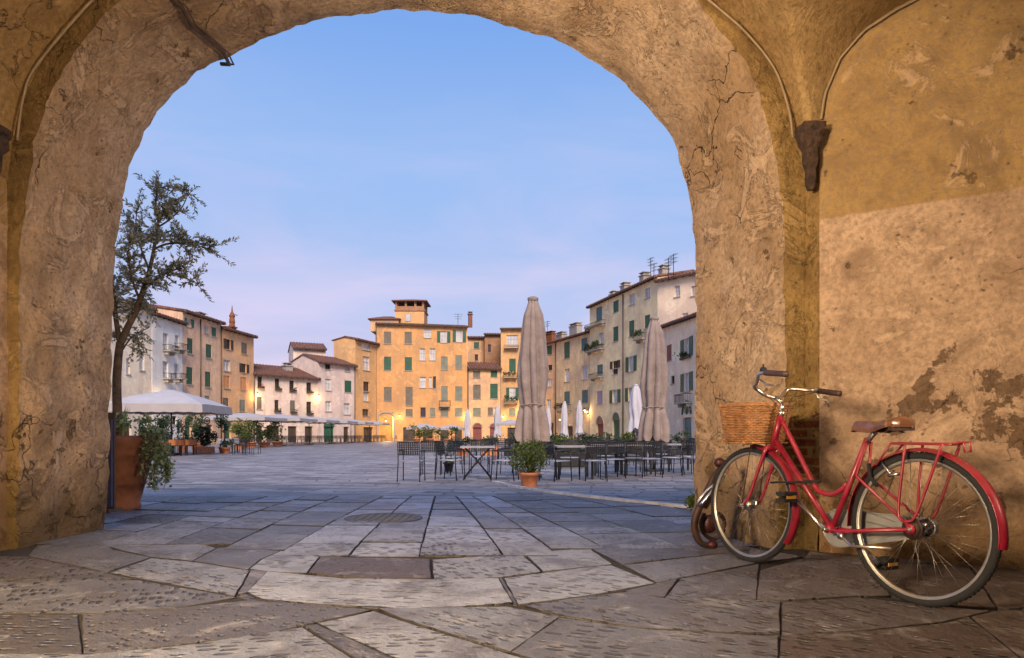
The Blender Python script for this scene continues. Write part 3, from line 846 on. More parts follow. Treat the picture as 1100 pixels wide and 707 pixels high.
# strips running out through the arch into the square
lines = [(-7.4, -.24), (-6.6, -.22), (-5.8, -.20), (-5.05, -.17), (-4.4, -.15), (-3.85, -.14), (-3.35, -.13), (-2.85, -.13), (-2.38, -.12), (-1.92, -.115), (-1.5, -.07), (-1.04, -.08), (-.59, -.10), (-.06, -.145), (.29, -.165), (.66, -.18),
         (1.2, -.19), (1.75, -.18), (2.35, -.16), (3.0, -.14), (3.7, -.12), (4.5, -.1), (5.4, -.08)]
def lx(k, y): return lines[k][0] + lines[k][1] * (y - 4.1)
central = [4.12, 4.52, 5.42, 6.32, 7.12, 8.0, 8.8, 9.36]
for k in range(len(lines) - 1):
    xm = (lines[k][0] + lines[k + 1][0]) / 2
    if -1.6 < xm < 0.3: cuts = [4.06, 4.55 + random.uniform(-.04, .04)] + [c + random.uniform(-.12, .12) for c in central[2:-1]] + [9.36]
    else:
        y = 4.5 if xm < -2.1 else (4.30 if xm < 1.0 else 4.40)
        if xm > 1.9 or xm < -3.2: y = 4.95
        cuts = [y]
        while y < 8.6:
            y += random.uniform(.38, .85); cuts.append(min(y, 9.36))
        cuts[-1] = 9.36
    sl = -0.25 if xm < -1.5 else (0.14 if xm > 0.5 else 0.0)
    for y0, y1 in zip(cuts, cuts[1:]):
        def q(kk, yy):
            xx = lx(kk, yy); ex = 0 if yy in (cuts[0], cuts[-1]) else sl * (kk - k - 0.5) * 0.5
            return (lx(kk, yy + ex), yy + ex)
        def q2(kk, yy, e_):
            p_ = q(kk, yy); return (p_[0], p_[1] + e_)
        tn = random.uniform(.45, 1.0) if -1.6 < xm < 0.7 else random.uniform(.10, .60)
        if y1 - y0 < .08: continue
        e0 = .003 + .004 * max(0, y0 - 4.2); st.add([q2(k, y0, e0), q2(k + 1, y0, e0), q2(k + 1, y1, -e0), q2(k, y1, -e0)], tn, random.choice((0, .3, .8, 1)), random.choice((0, 0, 0, .2, .35)), gap=0.004 + .0018 * max(0, y0 - 4))
# passage floor behind the camera and to the far left and right
y = -9.0
while y < 1.82:
    h_ = min(random.uniform(.45, .62), 1.82 - y)
    if 1.82 - y - h_ < .2: h_ = 1.82 - y
    x = -3.6 + random.uniform(-.5, 0)
    while x < 5.2:
        w_ = random.uniform(.7, 1.4)
        st.add([(x, y), (x + w_, y), (x + w_, y + h_), (x, y + h_)], random.uniform(.2, .5), random.random(), random.uniform(0, .4))
        x += w_
    y += h_
st.build('paving')
# iron drain cover in its slab
mc = MB(); c = GP(412, 557.5)
mc.lathe((c.x, c.y, c.z + 0.006), [(0.36, 0.0), (0.36, 0.008), (0.345, 0.010), (0.335, 0.004), (0.0, 0.004)], 40, cap=False)
for i in range(9):
    for j in range(9):
        dx, dy = (i - 4) * 0.07, (j - 4) * 0.07
        if dx * dx + dy * dy < 0.09: mc.box((c.x + dx, c.y + dy, c.z + 0.012), (0.045, 0.045, 0.006))
o = mc.build('manhole_cover', simple('cover_iron', (0.10, 0.095, 0.10), 0.6, 0.4, 0.3), origin=c)
tag(o, 'round iron drain cover set flush among the pale slabs', 'manhole cover')
# pale kerb line across the terrace on the right
kp = smooth_curve([GP(x, y)[:2] for x, y in ((529, 518.5), (540, 521), (556, 524.5), (600, 531), (660, 538), (740, 546.5), (830, 557), (950, 571))], 60)
mb = MB()
for a, b_ in zip(kp, kp[1:]):
    t = (b_ - a).normalized(); n_ = Vector((-t.y, t.x))
    jit = 0.004 * nz((a.x, a.y, 0), 3)
    for z0, z1, w0, w1 in ((-0.03, 0.035 + jit, 0.0, 0.11),):
        p = [a, b_, b_ + n_ * w1, a + n_ * w1]
        vs = [Vector((q.x, q.y, g(q.y) + z0)) for q in p] + [Vector((q.x, q.y, g(q.y) + z1)) for q in p]
        mb.add(vs, [(0, 1, 5, 4), (4, 5, 6, 7), (2, 3, 7, 6)])
structure(mb.build('kerb', M['kerb']))
# ------------------------------------------------------------ lantern builder, for the house lamps and the assumed and added passage lamps
def wall_lantern(loc, energy, label, name='wall_lantern', r=0.05, color=(1.0, 0.70, 0.36), s=1.0, group=None, glow=True, spot=None):
    energy = energy * (.5 if s > 1.5 else 1)
    t = thing(name, label, 'lantern', loc, group=group)
    a = MB(); x, y, z = loc
    a.lathe((x, y, z), [(0.03 * s, -0.02 * s), (0.09 * s, 0.0), (0.10 * s, 0.02 * s), (0.03 * s, 0.09 * s), (0.012 * s, 0.12 * s)], 8, False)
    a.build('lamp_cap', M['iron'], t)
    a = MB(); a.ball((x, y, z - 0.08 * s), 0.055 * s, 6); a.build('bulb', M['lamp_glow'], t)
    if energy:
        l = bpy.data.lights.new('lamp_light', 'SPOT' if spot else 'POINT')
        if spot: l.spot_size = R(spot[1]); l.spot_blend = spot[2]
        l.energy = energy; l.color = color; l.shadow_soft_size = r
        lo = bpy.data.objects.new('lamp_light', l); col.objects.link(lo); lo.parent = t; lo.location = (0, 0, -0.2 * s)
        if spot: lo.rotation_euler = (-Vector(spot[0])).to_track_quat('Z', 'Y').to_euler()
    return t
# ------------------------------------------------------------ the houses round the square
Z1 = lambda x, y: (120 + x / 3.533, 300 + y / 3.533)
Z2 = lambda x, y: (360 + x / 3.927, 300 + y / 3.927)
Z3 = lambda x, y: (580 + x / 4.711, 270 + y / 4.711)
Z4 = lambda x, y: (580 + x / 5.44, 390 + y / 5.44)
Z8 = lambda x, y: (540 + x / 4.16, 310 + y / 4.16)
SC = {Z1: 3.533, Z2: 3.927, Z3: 4.711, Z4: 5.44, Z8: 4.16}
SHUT = {'S': 'shutter_green', 'T': 'shutter_teal', 'B': 'shutter_brown', 'g': 'shutter_grey', 'P': 'shutter_orange', 'L': 'shutter_lilac', 'R': 'shutter_red'}

def leaf_cloud(mb, c, rad, n, size, elong=1.6, rnd=random):
    """n small bent leaves spread through an ellipsoid, denser in random clumps"""
    c = Vector(c)
    cl = [Vector((rnd.gauss(0, .45), rnd.gauss(0, .45), rnd.gauss(0, .45))) for _ in range(max(3, n // 45))]
    for _ in range(n):
        k = rnd.choice(cl)
        p = k + Vector((rnd.gauss(0, .22), rnd.gauss(0, .22), rnd.gauss(0, .22)))
        if p.length > 1.05: p *= 1.0 / p.length * rnd.uniform(.75, 1.05)
        q = c + Vector((p.x * rad[0], p.y * rad[1], p.z * rad[2]))
        d = Vector((rnd.uniform(-1, 1), rnd.uniform(-1, 1), rnd.uniform(-.7, 1))).normalized()
        leaf(mb, q, d, size * rnd.uniform(.6, 1.3), elong, rnd)
def leaf(mb, q, d, s, elong, rnd=random):
    w = d.cross(Vector((rnd.uniform(-1, 1), rnd.uniform(-1, 1), rnd.uniform(-1, 1))))
    if w.length < 1e-3: w = d.orthogonal()
    w.normalize(); up = d.cross(w) * s * 0.15
    L_ = d * s * elong; w = w * s * 0.5
    mb.add([q, q + L_ * .5 + w + up, q + L_, q + L_ * .5 - w + up], [(0, 1, 2), (0, 2, 3)], False)

class Plane:
    def __init__(s, a, b):        # a, b: (photo x, distance)
        s.P0 = Vector(((a[0] - 550) / F * a[1], a[1])); s.P1 = Vector(((b[0] - 550) / F * b[1], b[1]))
        s.L = (s.P1 - s.P0).length; s.t = (s.P1 - s.P0) / s.L
        s.n = Vector((s.t.y, -s.t.x))           # towards the square
        if s.n.dot(s.P0) > 0: s.n = -s.n
    def uz(s, px, py):
        k = (px - 550) / F
        # P0 + t u = (k D, D)
        D_ = (s.P0.x * s.t.y - s.P0.y * s.t.x) / (k * s.t.y - s.t.x)
        u = (D_ - s.P0.y) / s.t.y if abs(s.t.y) > abs(s.t.x) else (k * D_ - s.P0.x) / s.t.x
        return u, CH - (py - HZ) / F * D_
    def at(s, u, z, out=0.0):
        p = s.P0 + s.t * u + s.n * out
        return Vector((p.x, p.y, z))

def pbox(mb, pl, u0, u1, z0, z1, o0, o1, mi=0):
    """box on the facade plane: u range, z range, out range"""
    a = pl.at(u0, z0, o0)
    t = Vector((pl.t.x, pl.t.y, 0)); n_ = Vector((pl.n.x, pl.n.y, 0))
    mb.obox(a, t * (u1 - u0), n_ * (o1 - o0), Vector((0, 0, z1 - z0)), mi)

def shutter_leaf(mb, pl, u0, u1, z0, z1, out):
    fw = min(0.09, (u1 - u0) * .2)
    pbox(mb, pl, u0, u1, z0, z1, out, out + 0.02)
    pbox(mb, pl, u0, u0 + fw, z0, z1, out + 0.02, out + 0.05)
    pbox(mb, pl, u1 - fw, u1, z0, z1, out + 0.02, out + 0.05)
    pbox(mb, pl, u0 + fw, u1 - fw, z0, z0 + fw, out + 0.02, out + 0.05)
    pbox(mb, pl, u0 + fw, u1 - fw, z1 - fw, z1, out + 0.02, out + 0.05)
    n_ = max(3, int((z1 - z0) / 0.14))
    for i in range(n_):
        z = z0 + fw + (z1 - z0 - 2 * fw) * (i + .5) / n_
        pbox(mb, pl, u0 + fw, u1 - fw, z - 0.03, z + 0.02, out + 0.02, out + 0.038)

def building(label, pa, pb, eave, mat, wins, depth=9.0, roof=True, sides=(True, True), base=None, doors=(), pipes=(), name='house', rise=0.16, over=0.45, extra=None):
    """eave: two photo points of the roof line; wins: (zoom, [(x, y, w, h, kind)])"""
    pl = Plane(pa, pb)
    zl = pl.uz(*eave[0])[1]; zr = pl.uz(*eave[1])[1]
    zt = (zl + zr) / 2 if abs(zl - zr) < 1.2 else None
    root_p = pl.at(pl.L / 2, g(pl.P0.y), 0)
    t = thing(name, label, 'house' if name == 'house' else name.replace('_', ' '), root_p)
    H0 = (zl, zr)
    if zt is not None: H0 = (zt, zt)
    zb = g(pl.P0.y) - 0.1 if base is None else base
    ops = []
    for Z, lst in wins:
        for (x, y, w, h, k) in lst:
            cx, cy = Z(x, y); sc = SC[Z]
            u0, _ = pl.uz(cx - w / sc / 2, cy); u1, _ = pl.uz(cx + w / sc / 2, cy)
            _, z1 = pl.uz(cx, cy - h / sc / 2); _, z0 = pl.uz(cx, cy + h / sc / 2)
            if u0 > u1: u0, u1 = u1, u0
            ops.append([u0, u1, z0, z1, k])
    gz = g(min(pl.P0.y, pl.P1.y))
    for Z, lst in doors:
        for (x, y, w, h, k) in lst:      # y = top of the door
            cx, cy = Z(x, y); sc = SC[Z]
            u0, _ = pl.uz(cx - w / sc / 2, cy); u1, _ = pl.uz(cx + w / sc / 2, cy); _, z1 = pl.uz(cx, cy)
            if u0 > u1: u0, u1 = u1, u0
            ops.append([u0, u1, gz - 0.02, max(z1, gz + 2.0), k])
    ops = [o for o in ops if o[0] > 0.06 and o[1] < pl.L - 0.06 and o[3] < min(H0) - 0.05 and o[2] < o[3] - .1]
    # wall with openings
    us = sorted(set([0, pl.L] + [round(v, 3) for o in ops for v in o[:2]]))
    zs = sorted(set([round(zb, 3), round(min(H0), 3)] + [round(v, 3) for o in ops for v in o[2:4] if v > zb]))
    mb = MB()
    for i in range(len(us) - 1):
        um = (us[i] + us[i + 1]) / 2
        for j in range(len(zs) - 1):
            zm = (zs[j] + zs[j + 1]) / 2
            if any(o[0] < um < o[1] and o[2] < zm < o[3] for o in ops): continue
            mb.quad(pl.at(us[i], zs[j]), pl.at(us[i + 1], zs[j]), pl.at(us[i + 1], zs[j + 1]), pl.at(us[i], zs[j + 1]))
    if abs(H0[0] - H0[1]) > 1e-3:
        zz = min(H0)
        mb.add([pl.at(0, zz), pl.at(pl.L, zz), pl.at(pl.L, H0[1]), pl.at(0, H0[0])], [(0, 1, 2, 3)])
    for o in ops:
        u0, u1, z0, z1, k = o; dd = -0.28
        z0 = max(z0, zb)
        for (a, b_) in (((u0, z0), (u0, z1)), ((u0, z1), (u1, z1)), ((u1, z1), (u1, z0)), ((u1, z0), (u0, z0))):
            mb.quad(pl.at(a[0], a[1]), pl.at(a[0], a[1], dd), pl.at(b_[0], b_[1], dd), pl.at(b_[0], b_[1]))
    # sides and back
    for u, s_ in ((0, sides[0]), (pl.L, sides[1])):
        if s_:
            h = H0[0] if u == 0 else H0[1]
            mb.add([pl.at(u, zb), pl.at(u, zb, -depth), pl.at(u, h, -depth), pl.at(u, h + depth / 2 * rise, -depth / 2), pl.at(u, h)], [(0, 1, 2, 3, 4)])
    mb.quad(pl.at(0, zb, -depth), pl.at(pl.L, zb, -depth), pl.at(pl.L, H0[1], -depth), pl.at(0, H0[0], -depth))
    mb.build('wall', mat, t)
    # windows
    for o in ops:
        u0, u1, z0, z1, k = o; z0 = max(z0, zb + 0.02)
        big = (z1 - z0) > 0 and u1 - u0 > 0.3
        if k == 'X': continue
        if k in 'DA' and o[2] < gz + 0.2 or k in 'AM':      # doors
            arch = k in 'AM'
            d = MB(); 
            pbox(d, pl, u0 + .003, u1 - .003, z0, z1 - .003, -0.27, -0.22)
            pbox(d, pl, (u0 + u1) / 2 - .02, (u0 + u1) / 2 + .02, z0, z1 - .01, -0.22, -0.19)
            for q in (.15, .55): 
                for w_ in (.08, .55): pbox(d, pl, u0 + (u1 - u0) * w_, u0 + (u1 - u0) * (w_ + .37), z0 + (z1 - z0) * q, z0 + (z1 - z0) * (q + .3), -0.22, -0.20)
            dm = M['shutter_green'] if k == 'M' else (M['shutter_red'] if k == 'A' else M['wood_dark'])
            dr = d.build('door', dm, t)
            if arch:      # round head: a raised arch surround
                a_ = MB(); r_ = (u1 - u0) / 2; um = (u0 + u1) / 2
                for s_ in range(10):
                    t0, t1 = PI * s_ / 10, PI * (s_ + 1) / 10
                    p = [pl.at(um + math.cos(t0) * r_, z1 + math.sin(t0) * r_ * .9, 0.004), pl.at(um + math.cos(t1) * r_, z1 + math.sin(t1) * r_ * .9, 0.004), pl.at(um, z1, 0.004)]
                    a_.add(p, [(0, 1, 2)])
                a_.build('fanlight', dm, dr)
                a_ = MB()
                a_.tube([pl.at(um + math.cos(PI * s_ / 12) * (r_ + .1), z1 + math.sin(PI * s_ / 12) * (r_ * .9 + .1), 0.02) for s_ in range(13)], 0.08, 4, smooth=False)
                a_.build('arch_trim', M['sill'], dr)
            continue
        fr = MB(); fwd = min(.07, (u1 - u0) * .13)
        for (a, b_, c_, d_) in ((u0, u0 + fwd, z0, z1), (u1 - fwd, u1, z0, z1), (u0 + fwd, u1 - fwd, z0, z0 + fwd), (u0 + fwd, u1 - fwd, z1 - fwd, z1)):
            pbox(fr, pl, a + .002, b_ - .002, c_ + .002, d_ - .002, -0.20, -0.12)
        if k in 'GODWJ':
            pbox(fr, pl, (u0 + u1) / 2 - .03, (u0 + u1) / 2 + .03, z0 + fwd, z1 - fwd, -0.19, -0.13)
            if z1 - z0 > 1.1: pbox(fr, pl, u0 + fwd, u1 - fwd, z0 + (z1 - z0) * .62, z0 + (z1 - z0) * .62 + .05, -0.19, -0.135)
            if k in 'W':
                for q in (.25, .75): pbox(fr, pl, u0 + (u1 - u0) * q - .03, u0 + (u1 - u0) * q + .03, z0 + fwd, z1 - fwd, -0.19, -0.13)
        w = fr.build('window', M['white_frame'] if k in 'GOW' else M['wood_dark'], t)
        pn = MB(); pbox(pn, pl, u0 + .01, u1 - .01, z0 + .01, z1 - .01, -0.24, -0.205)
        pn.build('pane', M['curtain'] if k in 'GOW' else M['glass_dark'], w)
        if k in SHUT:
            um = (u0 + u1) / 2
            for (a, b_) in ((u0 + .01, um - .008), (um + .008, u1 - .01)):
                s_ = MB(); shutter_leaf(s_, pl, a, b_, z0 + .01, z1 - .01, -0.09); s_.build('shutter', M[SHUT[k]], w)
        if k in 'OJ':
            hw = (u1 - u0) / 2
            for (a, b_) in ((u0 - hw, u0 - .02), (u1 + .02, u1 + hw)):
                s_ = MB(); shutter_leaf(s_, pl, a, b_, z0 + .01, z1 - .01, 0.03); s_.build('shutter', M['shutter_green' if k == 'O' else 'wood_dark'], w)
        s_ = MB(); pbox(s_, pl, u0 - .08, u1 + .08, z0 - .09, z0 - .004, -0.10, 0.09); s_.build('sill', M['sill'], w)
    # roof
    if roof:
        r_ = MB(); hh = depth / 2; e = over; e2 = 0.12
        def rp(u, h, o_, up=0.0): return pl.at(u, h + up, o_)
        hl, hr = H0
        for (oa, ob, ha, hb) in ((e, -hh, -e * rise, hh * rise), (-hh, -depth - .3, hh * rise, -.3 * rise)):
            A, B_ = rp(-e2, hl + ha, oa, .04), rp(pl.L + e2, hr + ha, oa, .04)
            C_, D_ = rp(pl.L + e2, hr + hb, ob, .04), rp(-e2, hl + hb, ob, .04)
            up = Vector((0, 0, .14))
            r_.add([A, B_, C_, D_, A + up, B_ + up, C_ + up, D_ + up], [(0, 3, 2, 1), (4, 5, 6, 7), (0, 1, 5, 4), (1, 2, 6, 5), (2, 3, 7, 6), (3, 0, 4, 7)])
        # rows of round tiles running up the slope
        n_ = int(pl.L / .42)
        for i in range(n_ + 1):
            u = pl.L * i / max(1, n_); h = hl + (hr - hl) * i / max(1, n_)
            r_.tube([rp(u, h - e * rise, e + .03, .19), rp(u, h + hh * rise, -hh, .19)], .10, 5, caps=True, smooth=False)
        r_.build('roof', M['tiles'], t)
        ev = MB()
        A = pl.at(-e2, 0, 0)
        n_ = int(pl.L / .8)
        for i in range(n_ + 1):
            u = pl.L * i / max(1, n_); h = hl + (hr - hl) * i / max(1, n_)
            ev.obox(pl.at(u - .05, h - .10, 0.003), Vector((pl.t.x, pl.t.y, 0)) * .1, Vector((pl.n.x, pl.n.y, 0)) * (e - .06) + Vector((0, 0, -(e - .06) * rise)), Vector((0, 0, .12)))
        ev.obox(pl.at(-e2, hl - e * rise - .02, e - .02), Vector((pl.t.x, pl.t.y, 0)) * (pl.L + 2 * e2) + Vector((0, 0, hr - hl)), Vector((pl.n.x, pl.n.y, 0)) * .10, Vector((0, 0, .15)))
        ev.build('eave', M['eave'], t)
    for px in pipes:
        u, _ = pl.uz(px, 420); pm_ = MB()
        pm_.tube([pl.at(u, gz, .09), pl.at(u, H0[0] + (H0[1] - H0[0]) * u / pl.L - .2, .09)], .065, 6)
        pm_.build('drainpipe', M['pipe'], t)
    return t, pl, H0
def bpart(t, mb, name, m): return mb.build(name, m, t)
def chimney(t, pl, px, py_top, py_bot, w_px, mat='sill', out=-2.0, pot=True):
    """a chimney standing on the roof; measured at its real distance behind the facade"""
    p2 = Plane((0, 1), (1, 1)); p2.P0 = pl.P0 + pl.n * out; p2.t = pl.t; p2.n = pl.n; p2.L = pl.L
    u0, z1 = p2.uz(px - w_px / 2, py_top); u1, _ = p2.uz(px + w_px / 2, py_top); _, z0 = p2.uz(px, py_bot)
    c = MB(); d = min(.9, abs(u1 - u0)); z0 -= 0.9
    pbox(c, p2, u0, u1, z0, z1 - .25, -d, 0)
    pbox(c, p2, u0 - .1, u1 + .1, z1 - .25, z1 - .12, -d - .1, .1)
    if pot:
        pbox(c, p2, u0 + .1, u0 + .2, z1 - .12, z1 + .12, -d + .1, -.1); pbox(c, p2, u1 - .2, u1 - .1, z1 - .12, z1 + .12, -d + .1, -.1)
        pbox(c, p2, u0 - .05, u1 + .05, z1 + .12, z1 + .2, -d - .05, .05)
    o = c.build('chimney', M[mat], t); return p2, u0, u1, z1
def antenna(t, pl, px, py_top, py_bot, out=-2.0, arms=3):
    p2 = Plane((0, 1), (1, 1)); p2.P0 = pl.P0 + pl.n * out; p2.t = pl.t; p2.n = pl.n; p2.L = pl.L
    u, z1 = p2.uz(px, py_top); _, z0 = p2.uz(px, py_bot)
    c = MB(); c.tube([p2.at(u, z0 - 1), p2.at(u, z1)], .035, 5)
    for i in range(arms):
        z = z1 - .1 - i * .35
        c.tube([p2.at(u - .7 + .12 * i, z), p2.at(u + .7 - .12 * i, z)], .018, 4)
        for k in range(-3, 4): c.tube([p2.at(u + k * .17, z - .01, -.25), p2.at(u + k * .17, z + .0, .25)], .01, 3)
    c.build('antenna', M['iron'], t)
def balcony(t, pl, Z, x, y, w, h, plants=0, mat='iron'):
    """y = floor of the balcony, h = railing height, in zoom pixels"""
    cx, cy = Z(x, y); sc = SC[Z]
    u0, z0 = pl.uz(cx - w / sc / 2, cy); u1, _ = pl.uz(cx + w / sc / 2, cy); _, z1 = pl.uz(cx, cy - h / sc)
    if u0 > u1: u0, u1 = u1, u0
    c = MB(); d = .75
    pbox(c, pl, u0, u1, z0 - .12, z0, 0.003, d)
    for q in (u0 + .15, u1 - .3): pbox(c, pl, q, q + .15, z0 - .4, z0 - .12, 0.003, .45)
    b = c.build('balcony', M['sill'], t)
    r_ = MB()
    r_.tube([pl.at(u0, z1, 0.02), pl.at(u0, z1, d - .03), pl.at(u1, z1, d - .03), pl.at(u1, z1, 0.02)], .025, 5)
    n_ = max(4, int((u1 - u0) / .14))
    for i in range(n_ + 1):
        u = u0 + (u1 - u0) * i / n_; r_.tube([pl.at(u, z0, d - .03), pl.at(u, z1, d - .03)], .012, 4)
    for o_ in (.2, .4, .6):
        for u in (u0, u1): r_.tube([pl.at(u, z0, o_), pl.at(u, z1, o_)], .012, 4)
    r_.build('railing', M['iron'], b)
    if plants:
        l_ = MB()
        for i in range(max(2, int((u1 - u0) / .35))):
            u = u0 + (u1 - u0) * (i + .5) / max(2, int((u1 - u0) / .35))
            leaf_cloud(l_, pl.at(u, z0 + .55, d + .05), (.3, .3, .5), plants, .11)
        pg = l_.build('balcony_plants', M['leaf'], b)
def flower_box(t, pl, Z, x, y, w, red=True):
    cx, cy = Z(x, y); sc = SC[Z]
    u0, z0 = pl.uz(cx - w / sc / 2, cy); u1, _ = pl.uz(cx + w / sc / 2, cy)
    c = MB(); pbox(c, pl, u0, u1, z0 - .05, z0 + .17, .1, .3); b = c.build('flower_box', M['wood_dark'], t)
    l_ = MB(); leaf_cloud(l_, pl.at((u0 + u1) / 2, z0 + .28, .2), ((u1 - u0) / 2, .2, .22), 110 if u1 - u0 > 2 else 50, .09 if u1 - u0 < 2 else .16)
    l_.build('flowers', M['flower'] if red else M['leaf'], b)

FM = {}
FM['cream'] = facade_mat('cream_render', (0.86, 0.72, 0.54), (0.84, 0.70, 0.55), .18)
FM['white'] = facade_mat('white_render', (0.88, 0.83, 0.74), (0.86, 0.80, 0.72), .15)
FM['peach'] = facade_mat('peach_render', (0.82, 0.53, 0.33), (0.76, 0.52, 0.37))
FM['orangeL'] = facade_mat('faded_orange_render', (0.82, 0.46, 0.22), (0.76, 0.50, 0.31))
FM['pink'] = facade_mat('pale_pink_render', (0.80, 0.62, 0.51), (0.76, 0.60, 0.50), .25)
FM['pink2'] = facade_mat('pale_rose_render', (0.72, 0.57, 0.50), (0.68, 0.55, 0.50), .25)
FM['orange'] = facade_mat('orange_render', (0.70, 0.36, 0.14), (0.67, 0.37, 0.165), .22)
FM['orange2'] = facade_mat('light_orange_render', (0.71, 0.41, 0.175), (0.69, 0.42, 0.215), .22)
FM['apricot'] = facade_mat('apricot_render', (0.76, 0.47, 0.24), (0.74, 0.46, 0.28), .28)
FM['yellow'] = facade_mat('yellow_render', (0.80, 0.59, 0.32), (0.76, 0.55, 0.36), .3)
FM['buff'] = facade_mat('buff_render', (0.90, 0.72, 0.42), (0.88, 0.68, 0.42), .18)
FM['buff2'] = facade_mat('rose_buff_render', (0.90, 0.70, 0.50), (0.88, 0.68, 0.51), .15)
FM['brick'] = facade_mat('brick_render', (0.40, 0.20, 0.11), (0.46, 0.26, 0.15), .4)

# left side of the square
A, plA, _ = building('cream house with a single visible window column, half hidden behind the olive tree', (60, 47), (163, 57.5), ((60, 300), (163, 337)), FM['cream'],
    [(Z1, [(115, 315, 18, 62, 'G'), (62, 330, 14, 60, 'G'), (-30, 300, 20, 66, 'S')])], doors=[(Z1, [(60, 555, 30, 0, 'D')])], sides=(True, True))
B, plB, _ = building('narrow white house with small iron window balconies left of the peach house', (163.5, 57.5), (196, 62.5), ((163, 339), (196, 347)), FM['white'],
    [(Z1, [(205, 235, 20, 60, 'G'), (248, 235, 16, 44, 'G'), (204, 342, 20, 60, 'G'), (246, 347, 16, 50, 'G'), (238, 535, 16, 32, 'D')])], sides=(True, True), rise=.12)
for (x, y, w) in ((210, 268, 34), (250, 262, 28), (206, 374, 26), (247, 374, 22)): balcony(B, plB, Z1, x, y, w, 16)
C, plC, _ = building('tall peach coloured house with dark green shutters on the left of the square', (196.3, 62.5), (237.5, 69.5), ((194, 333), (237.5, 349)), FM['peach'],
    [(Z1, [(292, 165, 18, 32, 'O'), (297, 253, 22, 58, 'S'), (295, 366, 24, 65, 'S'), (368, 273, 22, 52, 'S'), (365, 380, 22, 58, 'S'), (358, 190, 16, 30, 'G'), (388, 200, 18, 34, 'S'), (362, 458, 18, 32, 'g'), (293, 455, 20, 30, 'g')])],
    doors=[(Z1, [(290, 540, 26, 0, 'M'), (370, 555, 24, 0, 'D')])], pipes=(214.8, 237), sides=(True, True))
chimney(C, plC, 218, 336.5, 341, 8, out=-1.5)
Dh, plD, _ = building('faded orange house with a small turret chimney at the left corner', (237.8, 69.5), (272.5, 76), ((237.5, 352), (273, 363.5)), FM['orangeL'],
    [(Z1, [(442, 247, 18, 38, 'J'), (503, 262, 22, 42, 'B'), (437, 327, 26, 42, 'G'), (502, 338, 18, 34, 'J'), (436, 390, 24, 48, 'P'), (500, 396, 24, 48, 'P'), (433, 470, 22, 38, 'B'), (496, 480, 22, 44, 'g')])],
    doors=[(Z1, [(440, 560, 26, 0, 'M'), (500, 562, 24, 0, 'D')])])
p2, u0, u1, z1 = chimney(Dh, plD, 251.5, 349, 357, 5.0, 'terracotta', out=-1.0, pot=False)
c = MB(); c.lathe(p2.at((u0 + u1) / 2, z1 - .1, -.25), [(.38, 0), (.30, .3), (.36, .5), (.28, 1.0), (.36, 1.2), (.10, 1.7), (.03, 2.4)], 8, False); c.build('turret', M['terracotta'], Dh)
antenna(Dh, plD, 251.5, 337, 344, out=-1.2, arms=1)
E, plE, _ = building('low pale pink house with a long red tiled roof and flower boxes', (272.8, 76), (341.8, 83), ((271.5, 400.5), (342, 408.5)), FM['pink'],
    [(Z1, [(562, 390, 17, 42, 'D'), (628, 398, 17, 42, 'D'), (683, 406, 17, 42, 'D'), (748, 412, 18, 40, 'D'), (560, 470, 19, 46, 'B'), (626, 480, 16, 44, 'D'), (686, 482, 19, 44, 'B'), (748, 488, 18, 46, 'D')])],
    doors=[(Z1, [(612, 555, 50, 0, 'D'), (686, 562, 34, 0, 'D'), (748, 562, 30, 0, 'D'), (560, 560, 24, 0, 'D')])], rise=.34, pipes=(272.9,))
for (x, y, r_) in ((564, 412, True), (630, 418, False), (686, 424, False), (750, 430, False), (627, 502, False), (688, 507, False), (750, 512, False)): flower_box(E, plE, Z1, x, y, 24, r_)
chimney(E, plE, 311, 391, 400, 7, out=-2.2); chimney(E, plE, 291, 395, 399, 4, out=-3, pot=False)
Fh, plF, _ = building('taller pale rose house with one green shuttered window beside the orange houses', (342, 82.8), (381.2, 88), ((338, 389.5), (382, 392.5)), FM['pink2'],
    [(Z1, [(820, 332, 20, 20, 'D'), (895, 340, 20, 20, 'G'), (822, 400, 22, 44, 'G'), (897, 407, 26, 44, 'S'), (822, 482, 22, 38, 'G'), (893, 492, 24, 42, 'G')])],
    doors=[(Z1, [(825, 570, 40, 0, 'M'), (890, 570, 20, 0, 'D')])], rise=.36, depth=6, pipes=(380.8,))
F2, plF2, _ = building('small pale roof house standing up behind the pink houses', (315, 95), (350, 97), ((315, 373), (350, 376)), FM['pink'], [(Z1, [(725, 300, 12, 16, 'D')])], depth=6, rise=.35, name='house')
antenna(F2, plF2, 371, 362, 376, out=-2)
